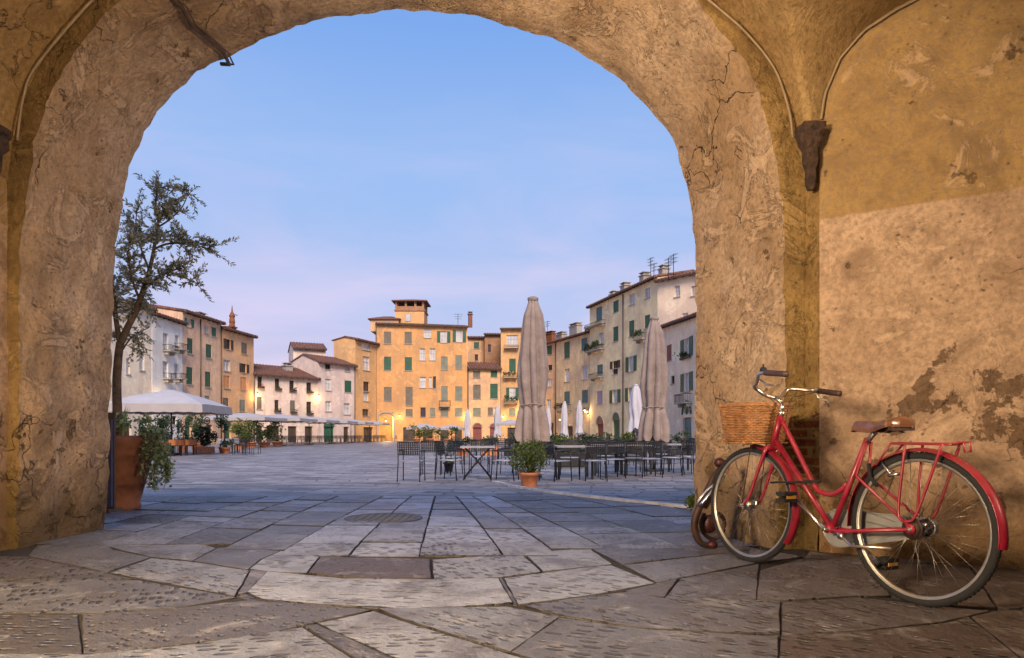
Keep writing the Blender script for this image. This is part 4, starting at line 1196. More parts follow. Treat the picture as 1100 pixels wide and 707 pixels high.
# far end
G_, plG, _ = building('narrow orange house between the pale rose and the big orange house', (381.6, 88), (404.4, 93), ((379, 366), (404.5, 368.5)), FM['orange2'],
    [(Z2, [(130, 285, 34, 28, 'G'), (131, 355, 28, 58, 'G'), (131, 452, 24, 40, 'D'), (130, 495, 22, 38, 'G'), (128, 562, 26, 28, 'D')])], doors=[(Z2, [(140, 640, 40, 0, 'D')])], rise=.2, depth=3.5)
H, plH, hH = building('big orange house with a rooftop tower and an arched passage at the far end', (404.7, 93), (502, 96), ((405, 351), (502, 349)), FM['orange'],
    [(Z2, [(221, 247, 30, 50, 'B'), (308, 247, 30, 50, 'B'), (390, 228, 30, 38, 'G'), (458, 243, 28, 48, 'O'), (524, 240, 28, 50, 'O'),
           (221, 355, 30, 56, 'S'), (309, 357, 30, 56, 'S'), (369, 317, 24, 50, 'G'), (411, 317, 24, 50, 'G'), (461, 354, 28, 56, 'g'), (521, 350, 28, 58, 'g'),
           (222, 484, 32, 58, 'B'), (312, 494, 30, 78, 'B'), (370, 435, 26, 46, 'G'), (403, 435, 12, 46, 'G'), (419, 435, 12, 50, 'D'), (461, 482, 28, 62, 'g'), (521, 481, 30, 58, 'g'),
           (312, 563, 30, 30, 'B'), (371, 561, 22, 40, 'D'), (411, 561, 22, 36, 'g'), (461, 561, 32, 34, 'g'), (521, 561, 32, 34, 'g')])],
    doors=[(Z2, [(216, 580, 60, 0, 'X'), (312, 635, 50, 0, 'D'), (390, 640, 40, 0, 'D'), (461, 640, 34, 0, 'D'), (520, 640, 30, 0, 'D')])], rise=.18)

# arched passage through the big orange house, lit from inside
def lit_passage(t, pl, Z, x, ytop, w, label, depth=6.0, energy=250, name='wall_lantern', mat=None):
    cx, cy = Z(x, ytop); sc = SC[Z]
    u0, _ = pl.uz(cx - w / sc / 2, cy); u1, _ = pl.uz(cx + w / sc / 2, cy); _, zt = pl.uz(cx, cy)
    if u0 > u1: u0, u1 = u1, u0
    gz = g(pl.P0.y); r_ = (u1 - u0) / 2; um = (u0 + u1) / 2
    prof = [(u0, gz)] + [(um - math.cos(PI * i / 14) * r_, zt + math.sin(PI * i / 14) * r_ * .8) for i in range(15)] + [(u1, gz)]
    c = MB()
    for i in range(len(prof) - 1):
        a, b_ = prof[i], prof[i + 1]
        c.quad(pl.at(a[0], a[1], .02), pl.at(b_[0], b_[1], .02), pl.at(b_[0], b_[1], -depth), pl.at(a[0], a[1], -depth))
    c.quad(pl.at(u0, gz, -depth), pl.at(u1, gz, -depth), pl.at(u1, zt + r_, -depth), pl.at(u0, zt + r_, -depth))
    o = c.build('passage_lining', mat or FM['yellow'], t)
    c = MB()
    c.tube([pl.at(p[0] + (.12 if p[0] > um else -.12), p[1] + (.12 if p[1] > zt else 0), .03) for p in prof], .13, 4, smooth=False)
    c.build('arch_surround', M['sill'], t)
    q = pl.at(um, zt - .2, -1.3)
    wall_lantern(tuple(q), energy, label, s=1.4)
    return um, zt, r_

# open the facade up to the crown of the arch: the wall above the springing is the arch's own spandrel
def spandrel(t, pl, um, zt, r_, mat, top):
    c = MB(); n_ = 14
    for i in range(n_):
        t0, t1 = PI * i / n_, PI * (i + 1) / n_
        a = (um - math.cos(t0) * r_, zt + math.sin(t0) * r_ * .8); b_ = (um - math.cos(t1) * r_, zt + math.sin(t1) * r_ * .8)
        c.quad(pl.at(a[0], a[1], 0), pl.at(b_[0], b_[1], 0), pl.at(b_[0], top, 0), pl.at(a[0], top, 0))
    c.build('spandrel', mat, t)
um, zt, r_ = lit_passage(H, plH, Z2, 216, 588, 60, 'lantern glowing inside the far arched passage of the big orange house', energy=420)
_, topz = plH.uz(*Z2(216, 560)); 
spandrel(H, plH, um, zt, r_, FM['orange'], max(topz, zt + r_ * .8 + .02))
balcony(H, plH, Z2, 461, 535, 46, 22)
def sub_block(t, x0, x1, ytop, ybot, D, depth, mat, name, rise=.16, wins=(), over=.35, roof=True):
    """a box-like upper part of a house, measured in photo pixels at its distance"""
    p = Plane((x0, D), (x1, D)); zt = p.uz((x0 + x1) / 2, ytop)[1]; zb = p.uz((x0 + x1) / 2, ybot)[1]
    c = MB(); pbox(c, p, 0, p.L, zb, zt, -depth, 0); o = c.build(name, mat, t)
    for (x, y, w, h, k) in wins:
        u0, _ = p.uz(x - w / 2, y); u1, _ = p.uz(x + w / 2, y); _, z1 = p.uz(x, y - h / 2); _, z0 = p.uz(x, y + h / 2)
        fr = MB(); pbox(fr, p, u0 - .06, u1 + .06, z0 - .06, z1 + .06, .003, .06); ww = fr.build('window', M['sill'], t)
        fr = MB(); pbox(fr, p, u0, u1, z0, z1, .05, .075); fr.build('pane', M['curtain' if k == 'G' else ('shutter_green' if k == 'S' else 'glass_dark')], ww)
    if roof:
        c = MB(); hh = depth / 2
        A, B_, C_, D_ = p.at(-over, zt + .02, over), p.at(p.L + over, zt + .02, over), p.at(p.L + over, zt + .02, -depth - over), p.at(-over, zt + .02, -depth - over)
        r1, r2 = p.at(p.L * .35, zt + .15 + hh * rise * 2, -hh), p.at(p.L * .65, zt + .15 + hh * rise * 2, -hh); up = Vector((0, 0, .14))
        c.add([A, B_, C_, D_, A + up, B_ + up, C_ + up, D_ + up, r1, r2], [(0, 3, 2, 1), (0, 1, 5, 4), (1, 2, 6, 5), (2, 3, 7, 6), (3, 0, 4, 7), (4, 5, 9, 8), (5, 6, 9), (6, 7, 8, 9), (7, 4, 8)])
        c.build('roof', M['tiles'], t)
    return p, zt, zb
pt, zt_, zb_ = sub_block(H, 424.5, 455.5, 334, 356, 98.5, 4.0, FM['orange2'], 'tower', roof=False, wins=[(438.3, 341.5, 5, 7, 'G')])
c = MB(); pbox(c, pt, -.15, pt.L + .15, zt_, zt_ + .18, -4.15, .15)
zt2 = pt.uz(440, 324)[1]
for u in (0, pt.L * .33, pt.L * .66, pt.L - .3): pbox(c, pt, u, u + .3, zt_ + .18, zt2, -.3, 0); pbox(c, pt, u, u + .3, zt_ + .18, zt2, -4, -3.7)
pbox(c, pt, 0, .3, zt_ + .18, zt2, -2.2, -1.8); pbox(c, pt, pt.L - .3, pt.L, zt_ + .18, zt2, -2.2, -1.8)
c.build('loggia', FM['brick'], H)
c = MB(); pbox(c, pt, 0.02, pt.L - .02, zt_ - 0.05, (zt_ + zt2) / 2, -3.95, -.02); c.build('loggia_parapet', FM['brick'], H)
c = MB(); o_ = .5
A, B_, C_, D_ = [pt.at(u, zt2, w) for u, w in ((-o_, o_), (pt.L + o_, o_), (pt.L + o_, -4 - o_), (-o_, -4 - o_))]; up = Vector((0, 0, .15)); r1 = pt.at(pt.L * .4, zt2 + .75, -2); r2 = pt.at(pt.L * .6, zt2 + .75, -2)
c.add([A, B_, C_, D_, A + up, B_ + up, C_ + up, D_ + up, r1, r2], [(0, 3, 2, 1), (0, 1, 5, 4), (1, 2, 6, 5), (2, 3, 7, 6), (3, 0, 4, 7), (4, 5, 9, 8), (5, 6, 9), (6, 7, 8, 9), (7, 4, 8)])
c.build('tower_roof', M['tiles'], H)
sub_block(H, 398, 428, 343.5, 356, 98, 5, FM['apricot'], 'attic', wins=[(417, 347.5, 9, 2.5, 'G')])
chimney(H, plH, 505.5, 336, 345, 4, 'terracotta', out=-2.0)
antenna(H, plH, 492, 337, 345, out=-3)
# behind and right of it
I2, plI2, _ = building('ochre house set back behind the lower apricot house, with narrow green windows', (502.5, 106), (520, 106), ((502, 360), (520, 366)), FM['apricot'],
    [(Z2, [(596, 279, 22, 26, 'S'), (596, 330, 14, 26, 'D')])], depth=7)
I3, plI3, _ = building('small brick coloured house set back beneath the rooftops beside the closed parasol', (520.5, 104), (537.5, 104), ((520, 361), (537.5, 358)), FM['brick'],
    [(Z2, [(651, 292, 12, 34, 'D'), (690, 285, 12, 30, 'D')])], depth=7)
J, plJ, _ = building('lower apricot house with a tiled roof below the brick house', (502.5, 96), (537.6, 97.5), ((501, 397.5), (538, 394)), FM['apricot'],
    [(Z2, [(597, 402, 30, 28, 'B'), (670, 399, 28, 28, 'S'), (598, 475, 32, 60, 'B'), (670, 472, 32, 62, 'S'), (598, 560, 32, 34, 'g'), (655, 558, 22, 34, 'B'), (680, 558, 18, 34, 'G')])],
    doors=[(Z2, [(600, 632, 36, 0, 'A'), (670, 640, 34, 0, 'A')])], depth=4.5, rise=.42, pipes=(502.8,))
K, plK, _ = building('orange house with plant filled balconies left of the tall closed parasol', (538, 97.5), (583, 97), ((537, 357.5), (583, 350)), FM['orange2'],
    [(Z2, [(747, 257, 48, 44, 'W'), (748, 362, 28, 54, 'S'), (748, 483, 26, 52, 'O'), (747, 560, 26, 30, 'g'), (830, 262, 26, 50, 'S'), (830, 362, 26, 50, 'S')])],
    doors=[(Z2, [(745, 635, 36, 0, 'D'), (820, 640, 36, 0, 'D')])])
balcony(K, plK, Z2, 744, 290, 60, 10); balcony(K, plK, Z2, 740, 415, 56, 16, 60); balcony(K, plK, Z2, 742, 522, 56, 16, 60)
L_, plL, _ = building('narrow apricot house in the corner just right of the tall closed parasol', (583.3, 97.5), (596.6, 95), ((583, 370), (597, 367.8)), FM['apricot'],
    [(Z8, [(208, 275, 24, 40, 'S'), (212, 353, 18, 24, 'D'), (209, 420, 18, 36, 'G'), (206, 520, 20, 50, 'G')])], doors=[(Z8, [(212, 600, 30, 0, 'D')])])
chimney(L_, plL, 589, 358, 368, 7, 'brick_x' if False else 'terracotta', out=-3); antenna(L_, plL, 588, 345, 358, out=-4)
Mh, plM, _ = building('yellow house with green shutters between the two tall closed parasols', (596.9, 94.5), (633.2, 85.5), ((597, 367.5), (633, 357.2)), FM['yellow'],
    [(Z8, [(287, 275, 26, 74, 'S'), (365, 248, 28, 54, 'T'), (288, 387, 22, 58, 'G'), (366, 375, 24, 62, 'G'), (287, 487, 26, 54, 'T'), (367, 482, 28, 58, 'T')])],
    doors=[(Z8, [(370, 605, 34, 0, 'A'), (300, 615, 26, 0, 'D')])], pipes=(597.3,))
balcony(Mh, plM, Z8, 280, 545, 54, 24, 30); balcony(Mh, plM, Z8, 368, 545, 40, 10)
chimney(Mh, plM, 615.5, 350, 358, 8, out=-2.5); chimney(Mh, plM, 600.5, 359, 365, 6, out=-2.5); chimney(Mh, plM, 630, 351, 357, 4, 'pipe', out=-2, pot=False)
Nh, plN, hN = building('tallest buff house on the right with balconies, green shutters and rooftop aerials', (633.5, 85.3), (706, 68.6), ((632, 330.5), (706, 298.7)), FM['buff'],
    [(Z8, [(431, 112, 26, 60, 'T'), (441, 222, 20, 46, 'G'), (434, 362, 26, 44, 'T'), (506, 80, 24, 52, 'S'), (578, 48, 24, 50, 'G'), (648, 20, 24, 46, 'G'), (505, 203, 24, 66, 'S'), (576, 178, 24, 70, 'S'), (646, 147, 24, 58, 'S'),
           (503, 340, 22, 34, 'J'), (503, 370, 22, 26, 'D'), (575, 337, 24, 68, 'O'), (433, 487, 26, 58, 'L'), (503, 482, 24, 60, 'O'), (573, 473, 24, 62, 'O'), (650, 440, 26, 60, 'G')])],
    doors=[(Z8, [(507, 588, 32, 0, 'M'), (435, 605, 30, 0, 'A'), (590, 590, 40, 0, 'D'), (660, 585, 40, 0, 'D')])], pipes=(669.8,), rise=.2)
balcony(Nh, plN, Z8, 424, 178, 74, 24); balcony(Nh, plN, Z8, 422, 286, 66, 26, 70); balcony(Nh, plN, Z8, 428, 402, 46, 22); balcony(Nh, plN, Z8, 628, 232, 40, 30, 60)
for (x, y, yb, w) in ((656.5, 315.5, 320, 4), (668.5, 306.5, 313, 4.5), (689, 295.5, 303, 4.5), (709.5, 288, 296, 4.5)): chimney(Nh, plN, x, y, yb, w, out=-1.2)
for (x, y, yb) in ((699, 277, 300), (702.5, 283, 300), (718, 277, 292), (723.5, 273, 290)): antenna(Nh, plN, x, y, yb, out=-1.5 if x < 710 else 1.5)
# side block of the tallest house, turned towards the passage
O2, plO2, _ = building('rose buff wing of the tallest house, turned towards the passage, with two small windows', (706.2, 68.5), (790, 62.0), ((706, 297.5), (790, 291)), FM['buff2'],
    [(Z3, [(695, 202, 28, 56, 'G'), (778, 200, 26, 50, 'G'), (735, 322, 30, 20, 'G')])], rise=.30, depth=10, sides=(False, True))
Oh, plOh, _ = building('lower rose buff house at the right edge with green shutters and an arched blue door', (709.6, 64), (800, 44), ((709.5, 353), (800, 322)), FM['buff2'],
    [(Z3, [(654, 514, 24, 82, 'R'), (744, 487, 30, 96, 'O'), (744, 662, 30, 94, 'O'), (672, 650, 18, 40, 'D')])], doors=[(Z4, [(860, 318, 50, 0, 'X')])], depth=8, pipes=())
balcony(Oh, plOh, Z4, 860, 235, 60, 52)
building('ochre house with green shutters past the right edge of the opening', (804, 43.6), (1180, 29), ((804, 318), (1180, 220)), FM['apricot'],
    [(Z8, [(1250, 300, 45, 130, 'S'), (1500, 260, 50, 140, 'S'), (1800, 220, 60, 150, 'S'), (1250, 520, 45, 130, 'S'), (1500, 520, 50, 140, 'G'), (1800, 520, 60, 150, 'S')])], doors=[(Z8, [(1380, 640, 70, 0, 'D'), (1700, 640, 80, 0, 'M')])], depth=8)
building('peach house with green shutters past the left edge of the opening', (-260, 30), (59, 46.8), ((-260, 210), (59, 296)), FM['peach'],
    [(Z1, [(-900, 150, 70, 110, 'S'), (-600, 190, 60, 100, 'S'), (-380, 220, 50, 90, 'G'), (-900, 400, 70, 110, 'G'), (-600, 410, 60, 100, 'S'), (-380, 420, 50, 90, 'S')])], doors=[(Z1, [(-750, 560, 80, 0, 'D'), (-480, 560, 60, 0, 'M')])], depth=8)
flower_box(Oh, plOh, Z3, 745, 550, 46, False)
# arched blue-green door
u0, _ = plOh.uz(*Z4(835, 330)); u1, _ = plOh.uz(*Z4(885, 330)); zt3 = plOh.uz(*Z4(860, 300))[1]; um = (u0 + u1) / 2; r3 = (u1 - u0) / 2; gz = g(60)
c = MB(); pbox(c, plOh, u0, u1, gz, zt3, -.25, -.2)
for i in range(3): pbox(c, plOh, u0 + r3 * .1 + i * r3 * .65, u0 + r3 * .6 + i * r3 * .65, gz + .3, gz + 1.6, -.2, -.17)
dr = c.build('door', M['shutter_teal'], Oh)
c = MB()
for k_ in range(1, 8): c.tube([plOh.at(um, zt3, .03), plOh.at(um + math.cos(PI * k_ / 8) * r3, zt3 + math.sin(PI * k_ / 8) * r3, .03)], .03, 4)
c.tube([plOh.at(um + math.cos(PI * k_ / 12) * r3, zt3 + math.sin(PI * k_ / 12) * r3, .03) for k_ in range(13)], .11, 5)
c.build('fanlight', M['shutter_green'], dr)
# lit recess between the lower right house and the tallest house
lit_passage(Nh, plN, Z4, 762, 240, 62, 'lantern glowing in the yellow arch behind the right hand parasol', energy=150)
# small wall lamps that glow on the facades
def facade_lamp(pl, px, py, e, label, out=.7):
    u, z = pl.uz(px, py); q = pl.at(u, z, out)
    wall_lantern(tuple(q), e, label, s=1.6, group=None, color=(1.0, .66, .28))
for pl_, px, py, e, lab in ((plB, 168, 424, 40, 'lit wall lantern on the white house above the big parasol'), (plE, 273, 423, 110, 'lit wall lantern at the corner of the pink house'),
     (plE, 339, 425, 90, 'lit wall lantern between the two pale pink houses'), (plH, 429, 446, 70, 'lit wall lantern beside the far arch'), (plH, 500, 446, 110, 'lit wall lantern at the right end of the big orange house'),
     (plK, 541, 447, 60, 'lit wall lantern on the orange house left of the tall parasol'), (plK, 559, 441, 110, 'lit wall lantern just left of the tall closed parasol'),
     (plM, 633, 440, 160, 'brightest lit wall lantern on the yellow house'), (plM, 606, 450, 30, 'small lit wall lantern over the yellow house shopfront')):
    facade_lamp(pl_, px, py, e, lab)
# ------------------------------------------------------------ bicycle
BR = Vector((1.838, 2.92, 0)); BD = Vector((-0.385, 0.923, 0)).normalized(); BN = Vector((BD.y, -BD.x, 0))   # rear contact, forward, towards the wall
LEAN = 0.055
def BP(s, z, t=0.0):
    """point on the bicycle: s forward, z up, t towards the wall (it leans a little)"""
    return BR + BD * s + Vector((0, 0, z)) + BN * (t + LEAN * z)
def bs(px, py, t=0.0):
    """s, z of a photo pixel on the bicycle's plane shifted by t"""
    k = (px - 550) / F; z = 0.5
    for _ in range(8):
        o = BR + BN * (t + LEAN * z)
        s = (k * o.y - o.x) / (BD.x - k * BD.y)
        D = o.y + s * BD.y; z = CH - (py - HZ) / F * D
    return s, z
def bp(px, py, t=0.0):
    s, z = bs(px, py, t); return BP(s, z, t)
bike = thing('bicycle', 'red step-through bicycle with a wicker basket leaning against the pillar', 'bicycle', BR)
WR = 0.345
WB = bs(806, 542)[0]
hubR, hubF = (0.0, WR), (WB, WR)
def wheel(hs, label):
    s0, z0 = hs
    w = MB()
    ring = lambda r, t=0.0, n=64: [BP(s0 + math.cos(2 * PI * i / n) * r, z0 + math.sin(2 * PI * i / n) * r, t) for i in range(n)]
    # an anchor mesh: rim; tyre, spokes and hub under it
    e = MB(); e.tube(ring(WR - .034), 0.011, 6, closed=True, flat=BN)
    e.tube(ring(WR - .030, .008), 0.004, 5, closed=True); e.tube(ring(WR - .030, -.008), 0.004, 5, closed=True)
    rim = e.build('wheel', M['alu'], bike)
    e = MB(); e.tube(ring(WR - .016), 0.0185, 10, closed=True, flat=BN)
    for i in range(96):      # tread blocks
        a = 2 * PI * i / 96
        e.tube([BP(s0 + math.cos(a) * (WR + .001), z0 + math.sin(a) * (WR + .001), -.010), BP(s0 + math.cos(a) * (WR + .001), z0 + math.sin(a) * (WR + .001), .010)], .0032, 4, smooth=False)
    e.build('tyre', M['rubber'], rim)
    e = MB()
    for i in range(36):
        a = 2 * PI * i / 36; side = 1 if i % 2 else -1; da = (1.1 if (i // 2) % 2 else -1.1)
        e.tube([BP(s0 + math.cos(a) * (WR - .04), z0 + math.sin(a) * (WR - .04), 0), BP(s0 + math.cos(a + da) * .022, z0 + math.sin(a + da) * .022, side * .028)], .00125, 4)
    e.build('spokes', M['spoke'], rim)
    e = MB(); e.tube([BP(s0, z0, -.035), BP(s0, z0, .035)], .014, 12); 
    for t in (-.03, .03): e.tube([BP(s0, z0, t - .002), BP(s0, z0, t + .002)], .027, 16)
    e.tube([BP(s0, z0, -.075), BP(s0, z0, .075)], .0055, 8); e.tube([BP(s0, z0, -.068), BP(s0, z0, -.060)], .011, 6, smooth=False)
    e.build('hub', M['chrome'], rim)
wheel(hubR, 'rear'); wheel(hubF, 'front')
def fender(hs, a0, a1, name='mudguard'):
    s0, z0 = hs; n = 48; e = MB()
    def f(u, v):
        a = a0 + (a1 - a0) * u; c = (v - .5) * 2
        r = WR + .022 - .014 * c * c
        return BP(s0 + math.cos(a) * r, z0 + math.sin(a) * r, c * .029)
    e.grid(f, n, 8)
    def f2(u, v):
        p = f(u, v); q = BP(s0, z0, 0); return p + (q - p).normalized() * .002
    e.grid(f2, n, 8)
    e.tube([f(i / n, 0) for i in range(n + 1)], .0028, 5); e.tube([f(i / n, 1) for i in range(n + 1)], .0028, 5)
    return e.build(name, M['bike_fender'], bike)
fender(hubR, R(-8 + 10), R(8 + 10), 'mudguard') if False else None
# angle 0 = forward; rear mudguard runs from behind the bottom bracket over the top to the back
fr_ = fender(hubR, R(-6), R(186))
ff_ = fender(hubF, R(92), R(212))
# frame: points measured in the photo
BBk = bs(894, 568); HT = bs(838.5, 447); HB = bs(831, 478); ST = bs(932, 471)
SEATJ = bs(910, 521)
P_ = lambda sz, t=0.0: BP(sz[0], sz[1], t)
e = MB()
e.tube([P_(BBk), P_(ST)], .0145, 12)                                 # seat tube
e.tube([P_(HB), P_(HT)], .019, 12)                                   # head tube
low = [P_(bs(834, 474)), P_(BBk)]; e.tube(low, .0155, 12)            # lower down tube
up = smooth_curve([P_(bs(*q)) for q in ((840, 452), (857, 486), (874, 520), (881, 528), (893, 531), (904, 526), (910, 519))], 40)
e.tube(up, .0135, 12)
for t in (-1, 1):
    e.tube([P_(BBk, t * .02), P_((BBk[0] - .07, BBk[1] - .002), t * .042), P_((hubR[0] + .01, hubR[1] - .004), t * .060)], .0095, 8)      # chain stays
    e.tube([P_((ST[0] - .008, ST[1] - .02), t * .016), P_((hubR[0] + .30, hubR[1] + .22), t * .042), P_((hubR[0], hubR[1] + .008), t * .060)], .0078, 8)   # seat stays
    e.tube([P_((hubR[0], hubR[1]), t * .056), P_((hubR[0], hubR[1]), t * .064)], .024, 10)
e.tube([P_(BBk, -.036), P_(BBk, .036)], .022, 14)
e.build('frame', M['bike_red'], bike)
e = MB()      # fork with curved blades
CRN = (HB[0] + .012, HB[1] - .018)
e.tube([P_(CRN, -.05), P_(CRN, .05)], .014, 8)
for t in (-1, 1):
    a = Vector(CRN); b_ = Vector(hubF)
    m1 = a.lerp(b_, .5) + Vector((-.012, -.0)); m2 = a.lerp(b_, .82) + Vector((-.016, -.012))
    e.tube(smooth_curve([P_(tuple(a), t * .045), P_(tuple(m1), t * .050), P_(tuple(m2), t * .053), P_(tuple(b_), t * .056)], 14), [.0125 - .005 * i / 14 for i in range(15)], 8)
e.build('fork', M['bike_red'], bike)
e = MB()
rk0, rk1 = bs(962, 478, -.05), bs(1034, 479, -.05)
zr = WR * 2 + .040
rk0 = (bs(964, 478)[0], zr); rk1 = (bs(1027, 478)[0], zr)
print('rack', rk0, rk1, 'bb', BBk, 'ht', HT, 'hb', HB, 'st', ST, 'wb', WB)
loop = []
for i in range(24):
    a = 2 * PI * i / 24
    loop.append(BP((rk0[0] + rk1[0]) / 2 + (abs(math.cos(a)) ** .35 * (1 if math.cos(a) > 0 else -1)) * (rk0[0] - rk1[0]) / 2, zr, (abs(math.sin(a)) ** .5 * (1 if math.sin(a) > 0 else -1)) * .062))
e.tube(loop, .006, 6, closed=True)
for t in (-.022, .022): e.tube([BP(rk0[0] - .004, zr, t), BP(rk1[0] + .02, zr, t), BP(rk1[0] - .045, zr + .012, t), BP(rk1[0] - .05, zr - .03, t)], .0045, 6)
e.tube([BP(rk1[0] - .05, zr - .03, -.022), BP(rk1[0] - .05, zr - .03, .022)], .0045, 6)
for f in (.15, .5, .85): e.tube([BP(rk0[0] + (rk1[0] - rk0[0]) * f, zr, -.06), BP(rk0[0] + (rk1[0] - rk0[0]) * f, zr, .06)], .0045, 6)
for t in (-1, 1):
    fA = BP(rk0[0] + (rk1[0] - rk0[0]) * .30, zr, t * .06); fB = BP(rk0[0] + (rk1[0] - rk0[0]) * .92, zr, t * .06)
    hb_ = BP(hubR[0] + .012, hubR[1] + .045, t * .066)
    e.tube(smooth_curve([fA, BP(hubR[0] + .055, hubR[1] + .07, t * .066), BP(hubR[0] + .02, hubR[1] + .035, t * .066), BP(hubR[0] - .03, hubR[1] + .07, t * .066), fB], 30), .0062, 6)
    e.tube([BP(rk0[0] - .0, zr, t * .045), P_((ST[0] - .075, ST[1] - .13), t * .03)], .0055, 6)
e.build('luggage_rack', M['bike_red'], bike)
# handlebar, stem, levers
SC_ = bs(841, 432)
e = MB()
e.tube([P_(HT), P_((HT[0] - .012, HT[1] + .03))], .0175, 12)
stem_top = (HT[0] - .005, SC_[1])
e.tube([P_((HT[0] - .008, HT[1] + .02)), P_(stem_top)], .0112, 10)
e.tube([P_(stem_top), P_((stem_top[0] + .045, stem_top[1] + .025))], .013, 10)
bc = (stem_top[0] + .05, stem_top[1] + .028)
def barside(sgn, gpx, hpx, tt):
    g0 = bp(*gpx, tt); g1 = bp(*hpx, tt * 1.05)
    return g0, g1
gL0, gL1 = bp(822, 400.5, -.235), bp(845, 402, -.26)
gR0, gR1 = bp(879, 420, .235), bp(903, 423, .26)
cL = smooth_curve([P_(bc), P_((bc[0] + .012, bc[1] + .012), -.06), BP(bc[0] + .03, bc[1] + .06, -.13), bp(813.5, 411, -.19), bp(815, 402.5, -.222), gL0], 40)
cR = smooth_curve([P_(bc), P_((bc[0] + .012, bc[1] + .012), .06), BP(bc[0] + .03, bc[1] + .055, .13), bp(869, 419.5, .19), bp(875, 418.5, .222), gR0], 40)
e.tube(cL, .0105, 8); e.tube(cR, .0105, 8)
hbar = e.build('handlebar', M['chrome'], bike)
for a, b_ in ((gL0, gL1), (gR0, gR1)):
    d = (b_ - a).normalized(); L_ = max(.10, (b_ - a).length)
    e = MB(); pts = [a + d * (L_ * i / 12) for i in range(13)]
    e.tube(pts, [.0155 + (.0016 if i % 2 else 0) for i in range(12)] + [.017], 10); e.build('grip', M['grip'], hbar)
e = MB()
e.tube([bp(817, 408, -.2), bp(823, 413, -.22), bp(834, 414, -.25)], [.006, .005, .004], 6); e.build('brake_lever', M['chrome'], hbar); e = MB()
e.tube([bp(816, 409, -.19), bp(813, 416, -.19), bp(833, 433, -.05), bp(838, 440, -.01)], .0028, 5); e.build('brake_rod', M['chrome'], hbar); e = MB()
e.tube([bp(876, 421, .2), bp(879, 427, .21), bp(888, 430, .23), bp(890.5, 437, .25)], [.006, .0055, .005, .004], 6)
e.build('brake_lever', M['chrome'], hbar)
e = MB(); q = bp(820, 397, -.21); e.lathe(q, [(0, -.018), (.016, -.016), (.020, -.004), (.018, .006), (.010, .014), (0, .016)], 14, cap=False); e.tube([q, q + Vector((0, 0, .03))], .005, 6); e.build('bell', M['rubber'], hbar)
# brake cables
e = MB()
e.tube(smooth_curve([bp(877, 421, .2), bp(862, 425, .1), bp(850, 428, .05), bp(845, 447, .02), bp(842, 466, 0.02)], 24), .0022, 5)
e.tube(smooth_curve([bp(895, 533, .02), bp(915, 540, .03), bp(935, 547, .035), bp(950, 535, .035), bp(957, 520, .03), bp(961, 508, .02)], 24), .002, 5)
e.build('brake_cable', M['rubber'], bike)
# basket
e = MB(); bx0, bz0 = HT[0] + .02, HB[1] + .015
Bs0, Bs1, Bt, Bh = HT[0] + .045, HT[0] + .36, .175, .215
def rr(k, n, h):
    """rounded rectangle of the basket at height fraction h"""
    fl = .80 + .20 * h; cs, hs_, ht = (Bs0 + Bs1) / 2 + .0 * h, (Bs1 - Bs0) / 2 * fl, Bt * fl
    a = 2 * PI * k / n
    c, s_ = math.cos(a), math.sin(a)
    return cs + hs_ * (1 if c > 0 else -1) * abs(c) ** .42, ht * (1 if s_ > 0 else -1) * abs(s_) ** .42
n_ = 64; rows = 22
for r_ in range(rows):
    h = r_ / (rows - 1); pts = []
    for k in range(n_):
        s_, t_ = rr(k, n_, h); w = .0035 * (1 if (k // 2 + r_) % 2 else -1)
        cs = (Bs0 + Bs1) / 2; d = Vector((s_ - cs, t_)).normalized() * w
        pts.append(BP(s_ + d.x, bz0 + Bh * h, t_ + d.y))
    e.tube(pts, .0050, 5, closed=True)
for k in range(0, n_, 2):
    e.tube([BP(*(lambda q: (q[0], bz0 + Bh * h, q[1]))(rr(k, n_, h))) for h in (0, .5, 1)], .0035, 4)
for h, rad_ in ((1.02, .0085), (1.06, .007), (-.02, .007)):
    e.tube([BP(rr(k, n_, h)[0], bz0 + Bh * h, rr(k, n_, h)[1]) for k in range(n_)], rad_, 6, closed=True)
for i in range(14):
    s_ = Bs0 + .03 + (Bs1 - Bs0 - .06) * i / 13; e.tube([BP(s_, bz0 - .003, -Bt * .78), BP(s_, bz0 - .003, Bt * .78)], .006, 4)
bk = e.build('basket', M['wicker'], bike)
e = MB(); e.tube([BP(HT[0] + .16, bz0 - .005, -.06), P_((WB - .0, WR + .005), -.066)], .0035, 5); e.tube([BP(HT[0] + .16, bz0 - .005, .06), P_((WB - .0, WR + .005), .066)], .0035, 5)
e.build('basket_strut', M['rust_red'], bike)
# saddle
sN = bs(917, 446); sB = bs(973, 452)
Ls = sN[0] - sB[0]; ZS = ST[1] + .088
def sad(u, v):
    """leather shell: narrow nose, broad rounded back, skirts pulled down"""
    ks_ = [(0, .010), (.04, .022), (.15, .026), (.35, .034), (.5, .048), (.65, .078), (.78, .100), (.90, .102), (.97, .080), (1.0, .045)]
    for (a0_, w0_), (a1_, w1_) in zip(ks_, ks_[1:]):
        if u <= a1_: w = w0_ + (w1_ - w0_) * (u - a0_) / (a1_ - a0_); break
    c = (v - .5) * 2; ang = c * PI * .60
    th_ = .044 + .026 * math.sin(PI * min(1, max(0, u))) ** .5
    top = ZS + .016 * u * u + .010 * max(0, u - .6) - .004 * math.exp(-((u - .45) / .2) ** 2) - (.020 * max(0, (.06 - u) / .06)) - (.018 * max(0, (u - .95) / .05))
    return BP(sN[0] - Ls * u, top - th_ * (1 - math.cos(ang)) * .62, w * math.sin(ang) / math.sin(PI * .5))
e = MB(); e.grid(sad, 40, 18)
e.add([sad(1, v / 18) for v in range(19)], [tuple(range(19))]); e.add([sad(0, v / 18) for v in range(19)], [tuple(range(18, -1, -1))])
